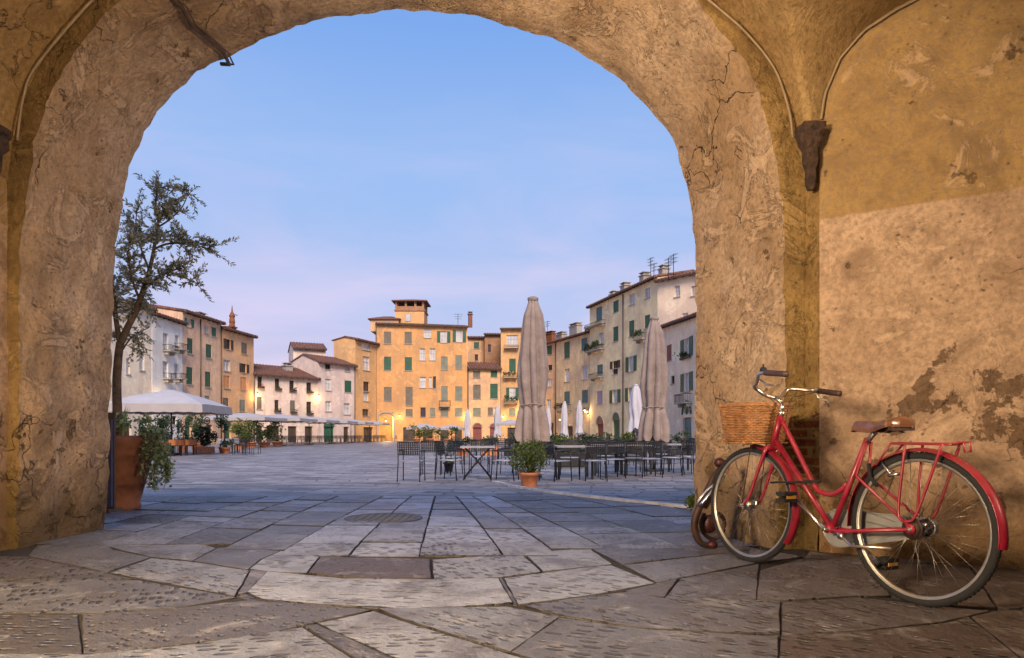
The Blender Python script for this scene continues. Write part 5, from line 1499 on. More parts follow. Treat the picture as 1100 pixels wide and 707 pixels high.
e.tube([sad(i / 30, 0) for i in range(31)], .003, 5); e.tube([sad(i / 30, 1) for i in range(31)], .003, 5)
sd_ = e.build('saddle', M['leather'], bike)
e = MB()
for t in (-.02, .02):
    e.tube([BP(sN[0] - .03, ZS - .02, t * .4), BP(sN[0] - Ls * .45, ZS - .045, t), BP(sB[0] + .06, ZS - .045, t * 1.6), BP(sB[0] + .03, ZS - .022, t * 2.4)], .0035, 5)
for t in (-.050, .050):
    pts = [BP(sB[0] + .055 + .013 * math.cos(i * 1.3), ZS - .062 + i * .0018, t + .013 * math.sin(i * 1.3)) for i in range(26)]
    e.tube(pts, .0022, 4)
e.box(BP(sB[0] + .02, ZS - .035, 0), (.02, .16, .03), math.atan2(BD.y, BD.x))
e.tube([BP(sN[0] - Ls * .5, ZS - .045, -.028), BP(sN[0] - Ls * .5, ZS - .045, .028)], .011, 8)
e.build('saddle_springs', M['rust'], sd_)
e = MB(); e.tube([P_((ST[0] + .004, ST[1] - .02)), BP(sN[0] - Ls * .5, ST[1] + .05, 0)], .0125, 12); e.build('seat_post', M['chrome'], bike)
# chain case, cranks, pedals
e = MB()
A0 = Vector(BBk); n = 36; rC, rB = .098, .038
out_ = []
th = math.atan2(hubR[1] - A0.y, hubR[0] - A0.x)
for i in range(25):
    a = th + PI / 2 - .25 - (PI * 1.0 - .5) * 0 - (2 * PI - PI + .5) * 0 + 0
outl = [(A0.x + math.cos(th + PI / 2 + (2 * PI - PI) * 0 - 0 + PI * -1 * (i / 20.0) * -1 + 0) * 0, 0) for i in range(0)]
def capsule(r0, r1, m=18):
    pts = []
    for i in range(m + 1):
        a = th + PI / 2 + PI * -1 * 0 + PI * i / m          # around the chain wheel, away from the hub
        a = th - PI / 2 - PI * i / m
        pts.append((A0.x + math.cos(a) * r0, A0.y + math.sin(a) * r0))
    for i in range(m + 1):
        a = th + PI / 2 - PI * i / m
        pts.append((hubR[0] + math.cos(a) * r1, hubR[1] + math.sin(a) * r1))
    return pts
TC = .048
cp = capsule(rC, .042)
nn_ = len(cp)
vs = [BP(x, z, TC) for x, z in cp] + [BP(x, z, TC + .024) for x, z in cp]
e.add(vs, [tuple(range(nn_)), tuple(range(2 * nn_ - 1, nn_ - 1, -1))] + [(i, (i + 1) % nn_, nn_ + (i + 1) % nn_, nn_ + i) for i in range(nn_)])
e.tube([BP(x, z, TC - .001) for x, z in cp], .004, 5, closed=True)
e.build('chain_guard', M['chainguard'], bike)
e = MB()
pU = bs(861, 533); pD = (2 * A0.x - pU[0], 2 * A0.y - pU[1])
for (p, t) in ((pU, -.055), (pD, .085)):
    e.tube([P_(BBk, t), P_((A0.x + (p[0] - A0.x) * .5, A0.y + (p[1] - A0.y) * .5), t), P_(p, t)], [.013, .010, .012], 8)
e.tube([P_(BBk, -.06), P_(BBk, .09)], .010, 8)
e.build('crank', M['chrome'], bike)
for (p, t0, t1) in ((pU, -.065, -.155), (pD, .095, .185)):
    e = MB(); tm = (t0 + t1) / 2; hw = abs(t1 - t0) / 2
    e.tube([P_(p, t0), P_(p, t1)], .006, 6)
    for dz_ in (-.018, .018): e.obox(BP(p[0] - .032, p[1] + dz_ - .009, tm - hw), BD * .064, BN * (2 * hw), Vector((0, 0, .018)))
    pd = e.build('pedal', M['rubber'], bike)
    e = MB()
    for sg in (-1, 1): e.obox(BP(p[0] + sg * .034 - .002, p[1] - .008, tm - hw * .7), BD * .004, BN * (1.4 * hw), Vector((0, 0, .016)))
    e.build('reflector', M['reflector'], pd)
# kick stand, folded back
e = MB(); k0 = bs(904, 576, -.06); k1 = bs(915, 587, -.07); k2 = bs(958, 589, -.07)
e.tube([P_((BBk[0] - .05, BBk[1] - .01), -.03), BP(*k0, -.06)], .010, 8)
e.tube([BP(*k0, -.06), BP(k1[0], k1[1], -.066), BP(k2[0], k2[1], -.07)], .0075, 8)
e.tube([BP(*k0, -.072), BP(*k0, -.05)], .017, 10)
e.build('kick_stand', M['chrome'], bike)
# sprockets, brake calliper, frame lock
e = MB()
for i, r_ in enumerate((.040, .033, .026)): e.tube([BP(hubR[0], hubR[1], .036 + .004 * i), BP(hubR[0], hubR[1], .038 + .004 * i)], r_, 18)
for i, r_ in enumerate((.050, .040)): e.tube([BP(hubR[0], hubR[1], -.042 - .006 * i), BP(hubR[0], hubR[1], -.047 - .006 * i)], r_, 18)
e.build('sprocket', M['rust'], bike)
e = MB()
q = bs(955, 506)
e.tube([bp(946, 494, -.02), bp(951, 502, -.035), bp(956, 508, -.04), bp(961, 505, -.03)], .006, 6); e.tube([bp(956, 508, -.045), bp(956, 508, .04)], .008, 8)
e.tube([bp(954, 511, -.04), bp(966, 509, -.04)], .008, 6)
e.build('brake_caliper', M['chrome'], bike)
e = MB(); lk = [BP(ST[0] - .11 + .01 * math.cos(a), ST[1] - .24 + .075 * math.sin(a), .052 * math.cos(a)) for a in [2 * PI * i / 20 for i in range(14)]]
e.tube([P_(bs(938, 498), -.03), P_(bs(940, 512), -.034), P_(bs(947, 522), -.03)], .010, 8)
e.build('frame_lock', M['rubber'], bike)
e = MB(); a0, a1 = bp(828, 518.5, -.07), bp(881, 517, -.05)
mid_ = (a0 + a1) / 2
e.tube([a0, a0.lerp(a1, .33), a0.lerp(a1, .66), a1], [.004, .0055, .007, .008], 8); e.tube([a0, a0 + BN * .05], .006, 6)
e.build('cable_lock', M['rubber'], bike)

# ------------------------------------------------------------ curled iron guard by the pillar, behind the front wheel
G0 = GP(762, 589)
ig = thing('iron_wheel_guard', 'rusty curled iron guard with ball ends standing behind the front wheel', 'iron guard', G0)
def ip(px, py, d=0.0): return W(px, py, G0.y + d)
e = MB()
c1 = smooth_curve([ip(774, 503, .05), ip(766, 514, .03), ip(757, 534, .02), ip(750, 548, 0), ip(746, 562, 0), ip(748, 576, 0), ip(754, 584, 0), ip(763, 586, 0)], 40)
e.tube(c1, [.019 + .007 * math.sin(PI * i / 40) for i in range(41)], 10)
e.build('curled_bar', M['rust'], ig)
e = MB()
c2 = smooth_curve([ip(777, 509, .1), ip(771, 520, .1), ip(764, 534, .08), ip(757, 545, .05)], 16)
e.tube(c2, .018, 8)
c3 = smooth_curve([ip(757, 552, .06), ip(753, 562, .08), ip(757, 574, .08), ip(767, 579, .1), ip(776, 572, .1), ip(778, 560, .1), ip(772, 552, .08), ip(764, 553, .08)], 30)
e.tube(c3, .014, 8)
e.build('scroll', M['rust'], ig)
e = MB(); e.ball(ip(773, 497, .05), .038, 8, (1, 1, .9)); e.build('ball', M['rust_red'], ig)
e = MB(); e.ball(ip(765, 585, .0), .034, 8, (1.1, 1, .9)); e.build('ball', M['rust_red'], ig)
e = MB(); e.ball(ip(762, 563, .08), .055, 8, (.9, .6, 1.2)); e.build('boss', M['rust_red'], ig)
lk_ = MB(); pts = smooth_curve([ip(778, 508, -.05), ip(770, 518, -.07), ip(757, 530, -.08), ip(750, 540, -.07), ip(752, 543, -.05), ip(763, 530, -.06), ip(775, 516, -.05), ip(779, 508, -.05)], 40)
lk_.tube(pts, .010, 6)
lo_ = lk_.build('chain_lock', M['chrome'], origin=pts[0]); tag(lo_, 'silver lock loop hanging on the rusty iron guard', 'lock')

# ------------------------------------------------------------ big pot with the olive tree and ivy
PD = 7.05
pc = GP(128, 546.5); pc = Vector(((128 - 550) / F * PD, PD, g(PD)))
pot = thing('plant_pot', 'large terracotta pot with rolled rim beside the left pillar', 'pot', pc)
e = MB(); sx = PD / F
hp = (546 - 467) * sx
rt, rb = .375, .20
prof = [(rb, 0), (rb + .012, .02), (rb + .012, .05), (rb, .06), (rb + .05, hp * .33), (rb + .065, hp * .34), (rb + .06, hp * .37), (rb + .13, hp * .73), (rt - .03, hp * .76), (rt - .035, hp * .79), (rt - .02, hp * .83), (rt, hp * .88), (rt + .005, hp * .97), (rt - .02, hp), (rt - .06, hp), (rt - .07, hp * .92), (.0, hp * .91)]
e.lathe(pc, prof, 40, cap=False)
e.build('pot_body', M['terracotta'], pot)
e = MB(); e.lathe(pc + Vector((0, 0, hp * .925)), [(rt - .075, 0), (rt * .5, .03), (0, .04)], 20, cap=False); e.build('soil', M['soil'], pot)
rnd = random.Random(5)
tr = thing('olive_tree', 'slender olive tree with grey green leaves growing from the large terracotta pot', 'tree', pc + Vector((0, 0, hp * .92)))
def tp(px, py, d=0.0): return W(px, py, PD + d)
e = MB(); lf = MB()
def limb(pts, r0, r1):
    c = smooth_curve(pts, 24); e.tube(c, [r0 + (r1 - r0) * i / 24 for i in range(25)], 8); return c
limb([tp(127, 472), tp(126, 440), tp(125.5, 410), tp(127, 385), tp(129, 368)], .052, .040)
L1_ = limb([tp(129, 370), tp(126, 352), tp(123, 330), tp(120, 300, .1), tp(117, 260, .15)], .030, .012)
L2_ = limb([tp(129, 370), tp(137, 352), tp(146, 334), tp(152, 318), tp(158, 300)], .038, .028)
L3_ = limb([tp(158, 300), tp(163, 280), tp(167, 258), tp(170, 240), tp(167, 222), tp(169, 205)], .024, .007)
L4_ = limb([tp(155, 310), tp(168, 300), tp(182, 292), tp(196, 288)], .018, .006)
L5_ = limb([tp(165, 268), tp(180, 262), tp(200, 262), tp(228, 268, -.1)], .014, .005)
L6_ = limb([tp(150, 322), tp(142, 300, -.2), tp(138, 275, -.3), tp(140, 250, -.3)], .016, .006)
L7_ = limb([tp(160, 290), tp(150, 262, .2), tp(146, 240, .3), tp(148, 222, .3)], .014, .005)
L8_ = limb([tp(168, 245), tp(182, 236), (tp(196, 222)), tp(203, 205)], .011, .004)
L9_ = limb([tp(127, 385), tp(134, 372, .1), tp(144, 360, .2), tp(160, 352, .2)], .012, .005)
Lb_ = limb([tp(182, 292), tp(196, 298), tp(208, 302), tp(214, 308)], .008, .004)
def olive_twigs(curve, i0, n, length, spread=.9, bias=(0, 0, .3)):
    for _ in range(int(n * 1.2)):
        p = curve[rnd.randint(i0, 24)]
        d = Vector((rnd.uniform(-1, 1), rnd.uniform(-1, 1), rnd.uniform(-.8, 1))) * spread + Vector(bias); d.normalize()
        L_ = length * rnd.uniform(.5, 1.25)
        bend = Vector((rnd.uniform(-.3, .3), rnd.uniform(-.3, .3), rnd.uniform(-.35, .2)))
        q = [p + d * L_ * k / 6 + bend * L_ * (k / 6) ** 2 for k in range(7)]
        e.tube(q, [.0045 - .0005 * k for k in range(7)], 4, smooth=False)
        m = int(9 + L_ * 75)
        for k in range(m):
            t = .1 + .95 * k / m; ii = min(5, int(t * 6)); pp = q[ii].lerp(q[ii + 1], min(1, t * 6 - ii))
            ax = (q[ii + 1] - q[ii]).normalized(); w = ax.orthogonal().normalized()
            w = Matrix.Rotation(rnd.uniform(0, 2 * PI), 3, ax) @ w
            leaf(lf, pp, (ax * .75 + w * .8).normalized(), .0165 * rnd.uniform(.8, 1.4), 2.8, rnd)
olive_twigs(L3_, 8, 34, .26); olive_twigs(L4_, 6, 26, .24); olive_twigs(L5_, 8, 26, .24, bias=(.3, 0, 0)); olive_twigs(L6_, 6, 26, .26)
olive_twigs(L7_, 6, 26, .24); olive_twigs(L8_, 6, 24, .20); olive_twigs(L1_, 6, 30, .26); olive_twigs(L2_, 12, 22, .26, bias=(0, 0, -.2)); olive_twigs(Lb_, 8, 10, .18); olive_twigs(L9_, 8, 16, .22, bias=(0, 0, -.3))
e.build('trunk', M['bark'], tr); lf.build('crown', M['olive'], tr)
iv = MB(); st_ = MB()
for k in range(16):
    a = rnd.uniform(-.45, .9); x0 = pc.x + math.cos(a) * rt * .95; y0 = pc.y + math.sin(a) * rt * .95 - .02
    z0 = pc.z + hp + .02; ln = rnd.uniform(.25, .60) if k > 5 else rnd.uniform(.55, .75); out = Vector((math.cos(a), math.sin(a), 0))
    q = [Vector((x0, y0, z0)) + out * (.10 * min(1, t * 2.2)) + out * .04 * math.sin(t * 5 + k) + Vector((.02 * math.sin(t * 7 + k), 0, .06 * math.sin(min(1, t * 3) * PI) - ln * max(0, t - .12))) for t in [i / 14 for i in range(15)]]
    st_.tube(q, .004, 4, smooth=False)
    for i in range(int(ln * 170)):
        t = rnd.random(); ii = min(13, int(t * 14)); pp = q[ii] + Vector((rnd.gauss(0, .025), rnd.gauss(0, .025), rnd.gauss(0, .015)))
        leaf(iv, pp, Vector((rnd.uniform(-1, 1), rnd.uniform(-1, .3), rnd.uniform(-1, .3))).normalized(), .034 * rnd.uniform(.6, 1.3), 1.1, rnd)
leaf_cloud(iv, pc + Vector((.08, .02, hp + .12)), (.28, .26, .11), 300, .035, 1.5, rnd)
ivt = thing('ivy', 'variegated ivy spilling over the rim of the large terracotta pot', 'ivy', pc + Vector((0, 0, hp)))
iv.build('leaves', M['leaf_ivy'], ivt); st_.build('stems', M['bark'], ivt)
e = MB()
for k in range(12):
    a = rnd.uniform(0, 2 * PI); b_ = pc + Vector((math.cos(a) * .035 + .02, math.sin(a) * .03, hp)); d = Vector((rnd.uniform(-.2, .25), rnd.uniform(-.2, .2), 1))
    L_ = rnd.uniform(.15, .38); w = Vector((.007, 0.003, 0))
    e.add([b_ - w, b_ + w, b_ + d * L_ * .6 + w, b_ + d * L_ + Vector((.03, 0, 0)), b_ + d * L_ * .6 - w], [(0, 1, 2, 3, 4)])
o = e.build('grass_tuft', M['leaf_ivy'], origin=pc + Vector((0, 0, hp))); tag(o, 'tuft of long upright blades in the large terracotta pot', 'plant')
# narrow dark blue board between the pillar and the pot
bd = GP(121, 551); D_ = 6.3; q = Vector(((121.5 - 550) / F * D_, D_, g(D_)))
t = thing('menu_board', 'narrow dark blue board standing between the left pillar and the pot', 'board', q)
e = MB(); e.box(q + Vector((-.13, 0, .52)), (.24, .03, .86)); e.build('panel', M['board'], t)
e = MB(); e.box(q + Vector((-.13, 0.03, .54)), (.26, .025, .95)); e.box(q + Vector((-.22, 0.05, .05)), (.03, .2, .03)); e.box(q + Vector((-.02, 0.05, .05)), (.03, .2, .03)); e.build('board_frame', M['wood_dark'], t)

# ------------------------------------------------------------ terrace furniture
def make_chair(lod=0):
    """metal armchair with perforated back, facing +Y, around the origin"""
    t = thing('armchair', 'x', 'chair')
    sw, sd_, sh, bh = .235, .22, .45, .85
    legs = [(-sw, -sd_), (sw, -sd_), (-sw, sd_), (sw, sd_)]
    for (x, y) in legs:
        l = MB(); k = .03 if y > 0 else -.05
        top = .66 if y > 0 else bh - .02
        pts = [(x * 1.03, y + k, 0), (x, y, sh), (x * 1.0, y + (0 if y > 0 else -.06), top)]
        l.tube(pts, .0125, 6); l.build('leg', M['black_metal'], t)
    l = MB()
    l.box((0, 0, sh - .01), (2 * sw, 2 * sd_, .018)); 
    for y in (-sd_, sd_): l.tube([(-sw, y, sh - .01), (sw, y, sh - .01)], .012, 6)
    for x in (-sw, sw): l.tube([(x, -sd_, sh - .01), (x, sd_, sh - .01)], .012, 6)
    l.build('seat', M['seat_metal'], t)
    l = MB(); z0, z1 = sh + .13, bh
    def yb(z): return -sd_ - .06 * (z - sh) / (bh - sh) - .005
    l.tube([(-sw, yb(z1), z1), (sw, yb(z1), z1)], .014, 6); l.tube([(-sw, yb(z0), z0), (sw, yb(z0), z0)], .011, 6)
    n1, n2 = 9, 6
    for i in range(1, n1 + 1):
        x = -sw + 2 * sw * i / (n1 + 1); l.obox((x - .011, yb(z0) - .003, z0), (.022, 0, 0), (0, .006, 0), (0, yb(z1) - yb(z0), z1 - z0))
    for j in range(1, n2 + 1):
        z = z0 + (z1 - z0) * j / (n2 + 1); l.obox((-sw, yb(z) - .0045, z - .010), (2 * sw, 0, 0), (0, .009, 0), (0, 0, .020))
    l.build('backrest', M['black_metal'], t)
    for x in (-sw, sw):
        l = MB(); l.tube([(x, -sd_ - .03, .66), (x, sd_, .67), (x, sd_ + .01, .655)], .013, 6); l.build('armrest', M['black_metal'], t)
    return t
def make_simple_chair():
    l = MB()
    for (x, y) in ((-.22, -.2), (.22, -.2), (-.22, .2), (.22, .2)): l.tube([(x, y, 0), (x, y, .45 if y > 0 else .84)], .016, 4, smooth=False)
    l.box((0, 0, .45), (.46, .43, .03))
    for z in (.55, .62, .69, .76, .83): l.box((0, -.21, z), (.44, .02, .035))
    o = l.build('cafe_chair', M['black_metal']); return tag(o, 'x', 'chair')
def make_table(folding):
    t = thing('cafe_table' if folding else 'terrace_table', 'x', 'table')
    hw, hd, h = (.38, .36, .735) if folding else (.42, .40, .745)
    l = MB()
    for i in range(7): 
        y = -hd + (2 * hd) * (i + .5) / 7; l.box((0, y, h), (2 * hw, 2 * hd / 7 - .008, .016))
    for x in (-hw, hw): l.box((x, 0, h - .006), (.02, 2 * hd, .035))
    for y in (-hd, hd): l.box((0, y, h - .006), (2 * hw - .022, .02, .034))
    l.build('tabletop', M['table_top'], t)
    if folding:
        for y in (-hd * .85, hd * .85):
            for s_ in (-1, 1):
                l = MB(); l.tube([(s_ * hw * .85, y + s_ * .01, 0), (s_ * .02, y, h * .52), (-s_ * hw * .75, y, h - .03)], .013, 6); l.build('leg', M['black_metal'], t)
        l = MB(); l.tube([(0, -hd * .85, h * .5), (0, hd * .85, h * .5)], .010, 6); l.tube([(-.3, -hd * .85, .06), (-.3, hd * .85, .06)], .010, 6); l.tube([(.3, -hd * .85, .06), (.3, hd * .85, .06)], .010, 6); l.build('stretcher', M['black_metal'], t)
    else:
        for x in (-hw * .9, hw * .9):
            for y in (-hd * .9, hd * .9):
                l = MB(); l.box((x, y, h / 2 - .012), (.05, .05, h - .04)); l.build('leg', M['black_metal'], t)
    return t
chair0 = make_chair(); fold0 = make_table(True); table0 = make_table(False); schair0 = make_simple_chair()
used = set()
def place(proto, px, D, rz, label, group=None):
    o = proto if proto.name not in used else copy_tree(proto)
    used.add(proto.name)
    o.location = ((px - 550) / F * D, D, g(D)); o.rotation_euler = (0, 0, rz)
    o['label'] = label
    if group: o['group'] = group
    return o
# chairs: px, distance, heading (0 = facing away from us)
GA = 'black metal armchairs on the terrace'
for (px, D, rz, lab) in ((442, 13.9, -.08, 'black armchair with perforated back, nearest and leftmost of the terrace chairs'),
     (463.5, 16.2, .05, 'black armchair just behind and right of the leftmost chair'),
     (484, 14.4, -1.9, 'black armchair turned sideways at the left of the folding table'),
     (482, 16.3, 2.6, 'black armchair facing us behind the sideways one'),
     (515, 16.6, 3.1, 'black armchair behind the folding table'),
     (542, 14.2, 1.35, 'black armchair between the folding table and the potted bush'),
     (552, 16.4, .9, 'black armchair half hidden behind the potted bush'),
     (597, 14.0, -.9, 'black armchair at the left end of the first slatted table, right of the bush'),
     (612, 15.9, 3.0, 'black armchair behind the first slatted table right of the bush'),
     (637, 14.2, .15, 'black armchair with its back to us between the first two slatted tables'),
     (657, 15.0, .2, 'black armchair with its back to us at the second slatted table'),
     (651, 17.2, 3.0, 'black armchair facing us behind the second slatted table'),
     (683, 15.7, -.3, 'black armchair with its back to us at the third slatted table'),
     (676, 17.6, 3.2, 'black armchair facing us behind the third slatted table'),
     (697, 15.3, .1, 'black armchair in front of the right hand closed parasol'),
     (722, 16.0, 1.2, 'black armchair turned left, right of the right hand closed parasol'),
     (737, 16.9, 2.5, 'black armchair nearest to the right pillar of the arch'),
     (748, 15.8, .3, 'black armchair partly hidden by the right pillar'),
     (712, 18.6, 2.9, 'black armchair standing behind the right hand closed parasol')):
    place(chair0, px, D, rz, lab, GA)
place(fold0, 513, 14.7, .05, 'black folding cafe table with crossed legs, left of the potted bush')
for (px, D, rz, lab) in ((616, 14.8, .04, 'slatted terrace table right of the potted bush'), (654, 16.1, -.03, 'slatted terrace table second from the potted bush'),
     (680, 16.7, .02, 'slatted terrace table left of the right hand closed parasol'), (729, 17.6, .05, 'slatted terrace table beside the right pillar')):
    place(table0, px, D, rz, lab, 'slatted terrace tables')
rc = random.Random(11)
# rows of tables further back, right of the centre
n_ = 0
for row, (D, x0, x1, step) in enumerate(((21.5, 500, 748, 19), (25.5, 520, 748, 17), (31, 470, 748, 17), (38, 560, 748, 17))):
    px = x0 + rc.uniform(0, 6)
    while px < x1:
        place(schair0, px, D + rc.uniform(-.6, .6), rc.uniform(-.5, .5) + rc.choice((0, 1.57, 3.14)), 'dark cafe chair in the rows behind the terrace armchairs', 'dark chairs in the rows behind the terrace armchairs')
        px += step * rc.uniform(.75, 1.2)
# left: chairs under the long row of canopies
px = 302
while px < 412:
    D = 66 + (px - 302) / 110 * 20
    for dd in (0, 2.2):
        place(schair0, px + rc.uniform(-1, 1), D + dd, rc.uniform(-.4, .4), 'dark cafe chair under the long row of pale canopies', 'dark chairs under the long row of pale canopies')
    px += rc.uniform(3.2, 4.6)
for px, D, rz in ((256, 32, .2), (262, 33, 1.5), (268, 32, -1.2), (274, 33, .1), (259, 34.5, 3)):
    place(schair0, px, D, rz, 'dark cafe chair in the group right of the potted sapling', 'dark chairs right of the potted sapling')
for px, D, rz in ((180, 31, .4), (188, 32, 1.2), (200, 31.5, -.2), (206, 32.5, 2.0), (193, 34, 3.1)):
    place(schair0, px, D, rz, 'dark cafe chair among the orange clothed tables', 'dark chairs among the orange clothed tables')
for px, D in ((424, 84), (436, 82), (449, 80), (463, 78), (476, 77), (488, 76), (470, 70), (455, 68), (515, 66), (528, 64)):
    place(schair0, px, D, rc.uniform(-2, 2), 'dark cafe chair at the far end of the square before the orange house', 'dark chairs at the far end of the square')

# tables with cloths on the left
def cloth_table(px, D, w, m, label, cat='table', h=.74):
    q = Vector(((px - 550) / F * D, D, g(D)))
    t = thing('clothed_table', label, 'table', q)
    for (x, y) in ((-.4, -.4), (.4, -.4), (-.4, .4), (.4, .4)):
        l = MB(); l.box(q + Vector((x * w, y * .8, h / 2)), (.05, .05, h)); l.build('leg', M['black_metal'], t)
    l = MB()
    def f(u, v):
        a = 2 * PI * u; e_ = 1 / max(abs(math.cos(a)), abs(math.sin(a)))
        r_ = e_ * (1 + (.03 + .04 * math.sin(a * 9)) * v)
        return q + Vector((math.cos(a) * r_ * .5 * w, math.sin(a) * r_ * .45, h + .02 - .26 * v))
    l.grid(f, 48, 4); l.add([f(i / 48, 0) for i in range(48)], [tuple(range(48))]); l.build('tablecloth', m, t)
for px, D, lab in ((183, 30, 'table under an orange cloth, leftmost below the big pale parasol'), (197, 31, 'table under an orange cloth, right one below the big pale parasol')):
    cloth_table(px, D, .85, M['cloth_orange'], lab)
cloth_table(246, 36, .8, M['cloth_white'], 'small table under a white cloth beside the potted sapling')

# closed parasols
def closed_parasol(px, D, ztop_px, zbot_px, wpx, m, label, group, folds=9, seed=0, tie=.62, name='closed_parasol', detail=True):
    q = Vector(((px - 550) / F * D, D, g(D))); zt = CH - (ztop_px - HZ) / F * D; zb = CH - (zbot_px - HZ) / F * D; w = wpx * D / F / 2
    t = thing(name, label, 'parasol', q, group=group)
    H_ = zt - zb; l = MB(); nk = 84 if detail else 28; rows = 46 if detail else 12
    ks = [(0, .30), (.03, .38), (.06, .48), (.11, .66), (.22, .80), (.42, .95), (.58, .97), (.68, .86), (.735, .78), (.80, .92), (.90, 1.06), (1.0, 1.10)]
    def rad(f):
        for (a, ra), (b_, rb_) in zip(ks, ks[1:]):
            if f <= b_: return ra + (rb_ - ra) * (f - a) / (b_ - a)
        return ks[-1][1]
    c = Vector((q.x, q.y, 0))
    def f(u, v):
        a = 2 * PI * u
        amp = .09 + .13 * v
        fold = (abs(math.sin(a * folds / 2 + .6 * math.sin(v * 3 + seed) + seed)) ** .7 - .65) * amp * 3.0 + .08 * math.sin(a * 3 + seed * 2 + v * 2) + .09 * noise.noise(Vector((math.cos(a) * 2 + seed, math.sin(a) * 2, v * 5)))
        r_ = w * rad(v) * .93 * (1 + fold)
        zz = zt - H_ * v - (max(0, v - .75) * 1.1 * noise.noise(Vector((math.cos(a) * 2.2, math.sin(a) * 2.2, seed))))
        return Vector((c.x + math.cos(a) * r_, c.y + math.sin(a) * r_, zz))
    l.grid(f, nk, rows)
    l.build('canopy', m, t)
    l = MB(); l.lathe((c.x, c.y, zt), [(w * .34, -.03), (w * .38, 0), (w * .38, .04), (w * .2, .07), (0, .08)], 14, cap=False); l.build('top_cap', M['umbrella'] if m is M['umbrella'] else m, t)
    if detail:
        l = MB(); zz = zt - H_ * .735
        l.tube([Vector((c.x + math.cos(a) * w * .87, c.y + math.sin(a) * w * .87, zz + .015 * math.sin(a * 3))) for a in [2 * PI * i / 30 for i in range(30)]], .016, 5, closed=True); l.build('tie_strap', m, t)
    l = MB(); l.tube([q, Vector((q.x, q.y, zt))], .03, 8); l.build('pole', M['wood_dark'] if m is M['umbrella'] else M['seat_metal'], t)
    l = MB(); l.box(q + Vector((0, 0, .03)), (.42, .42, .05)); l.tube([q + Vector((0, 0, .05)), q + Vector((0, 0, .4))], .045, 8); l.build('base', M['iron'], t)
    return t
closed_parasol(572.5, 15.2, 322, 476, 31, M['umbrella'], 'tall closed brown parasol rising behind the potted bush', 'large closed brown parasols', 8, 1.0)
closed_parasol(702.5, 17.6, 343, 472, 28, M['umbrella'], 'closed brown parasol nearer the right pillar', 'large closed brown parasols', 8, 4.2)
for px, D, a, b_, w, lab in ((683, 40, 414, 462, 14, 'closed pale lilac parasol just left of the right hand brown one'), (606.5, 60, 432, 469, 7.5, 'closed pale parasol before the yellow house, left of a pair'),
     (622.5, 60, 431, 469, 7.5, 'closed pale parasol before the yellow house, right of a pair'), (502, 78, 440, 469, 7, 'closed white parasol before the big orange house'), (534.5, 74, 437, 469, 8, 'closed white parasol left of the tall brown parasol'),
     (589, 70, 438, 469, 7, 'closed pale parasol just right of the tall brown parasol')):
    closed_parasol(px, D, a, b_, w, M['umbrella_pale'], lab, 'closed pale parasols', 6, px * .37, detail=False)

# open square parasols
def open_parasol(px, D, wpx, py_top, py_edge, label, group, valance=.28, depth=None, rot=0.0, scallop=True, extra=(('x', 0),)):
    q = Vector(((px - 550) / F * D, D, g(D))); w = wpx * D / F / 2; zt = CH - (py_top - HZ) / F * D; ze = CH - (py_edge - HZ) / F * D
    t = thing('open_parasol', label, 'parasol', q, group=group); d = depth or w
    l = MB(); n_ = 8; ca, sa = math.cos(rot), math.sin(rot)
    def P3(x, y, z): return Vector((q.x + x * ca - y * sa, q.y + x * sa + y * ca, z))
    cor = [(-w, -d), (w, -d), (w, d), (-w, d)]
    for i in range(4):
        a, b_ = cor[i], cor[(i + 1) % 4]
        def f(u, v, a=a, b_=b_):
            x = (a[0] + (b_[0] - a[0]) * u) * v; y = (a[1] + (b_[1] - a[1]) * u) * v
            sag = .10 * math.sin(PI * v) * 1.0 + .10 * v * v * abs(2 * u - 1) ** 2 * 0 - .12 * v * v * (1 - abs(2 * u - 1) ** 2) * -.8
            return P3(x, y, zt + (ze - zt) * v + sag * (zt - ze) - .03 * v * v * math.cos((2 * u - 1) * PI) )
        l.grid(f, 12, 8)
    l.build('canopy', M['canopy'], t)
    l = MB()
    for i in range(4):
        a, b_ = cor[i], cor[(i + 1) % 4]
        def f(u, v, a=a, b_=b_):
            x = a[0] + (b_[0] - a[0]) * u; y = a[1] + (b_[1] - a[1]) * u; k = 1 + .01 * v
            base = ze - .03 * math.cos((2 * u - 1) * PI) + .096 * (1 - abs(2 * u - 1) ** 2) * (zt - ze)
            return P3(x * k, y * k, base + .005 - (valance + (.03 * abs(math.sin(u * PI * 8)) if scallop else 0)) * v)
        l.grid(f, 48, 2)
    l.build('valance', M['canopy_under'], t)
    l = MB(); l.tube([q, Vector((q.x, q.y, zt + .02))], .035, 8); l.build('pole', M['wood_dark'], t)
    l = MB()
    for (x, y) in cor: l.tube([P3(0, 0, zt - .06), P3(x * .98, y * .98, ze - .03)], .018, 5)
    l.build('ribs', M['wood_dark'], t)
    l = MB(); l.box(q + Vector((0, 0, .05)), (.7, .7, .1)); l.build('base', M['iron'], t)
    return t
open_parasol(184, 31, 96, 418.5, 437, 'largest open pale parasol, over the orange clothed tables on the left', None, .36, rot=.12)
GP_ = 'open pale parasols in a long row on the left'
for i, (px, D, w, a, b_) in enumerate(((264, 49, 66, 443.5, 449.5), (302, 56, 60, 445, 450.5), (332, 63, 52, 447.5, 452), (356, 69, 46, 449, 453), (377, 76, 40, 450.5, 454), (397, 84, 36, 452, 455))):
    open_parasol(px, D, w, a, b_, ['open pale parasol first of the long row, nearest on the left', 'open pale parasol second in the long row', 'open pale parasol third in the long row', 'open pale parasol fourth in the long row',
        'open pale parasol fifth in the long row', 'open pale parasol at the far end of the long row beside the arch'][i], GP_, .22)
open_parasol(456, 80, 34, 455, 460, 'open pale parasol before the big orange house, left one', 'open pale parasols at the far end', .2)
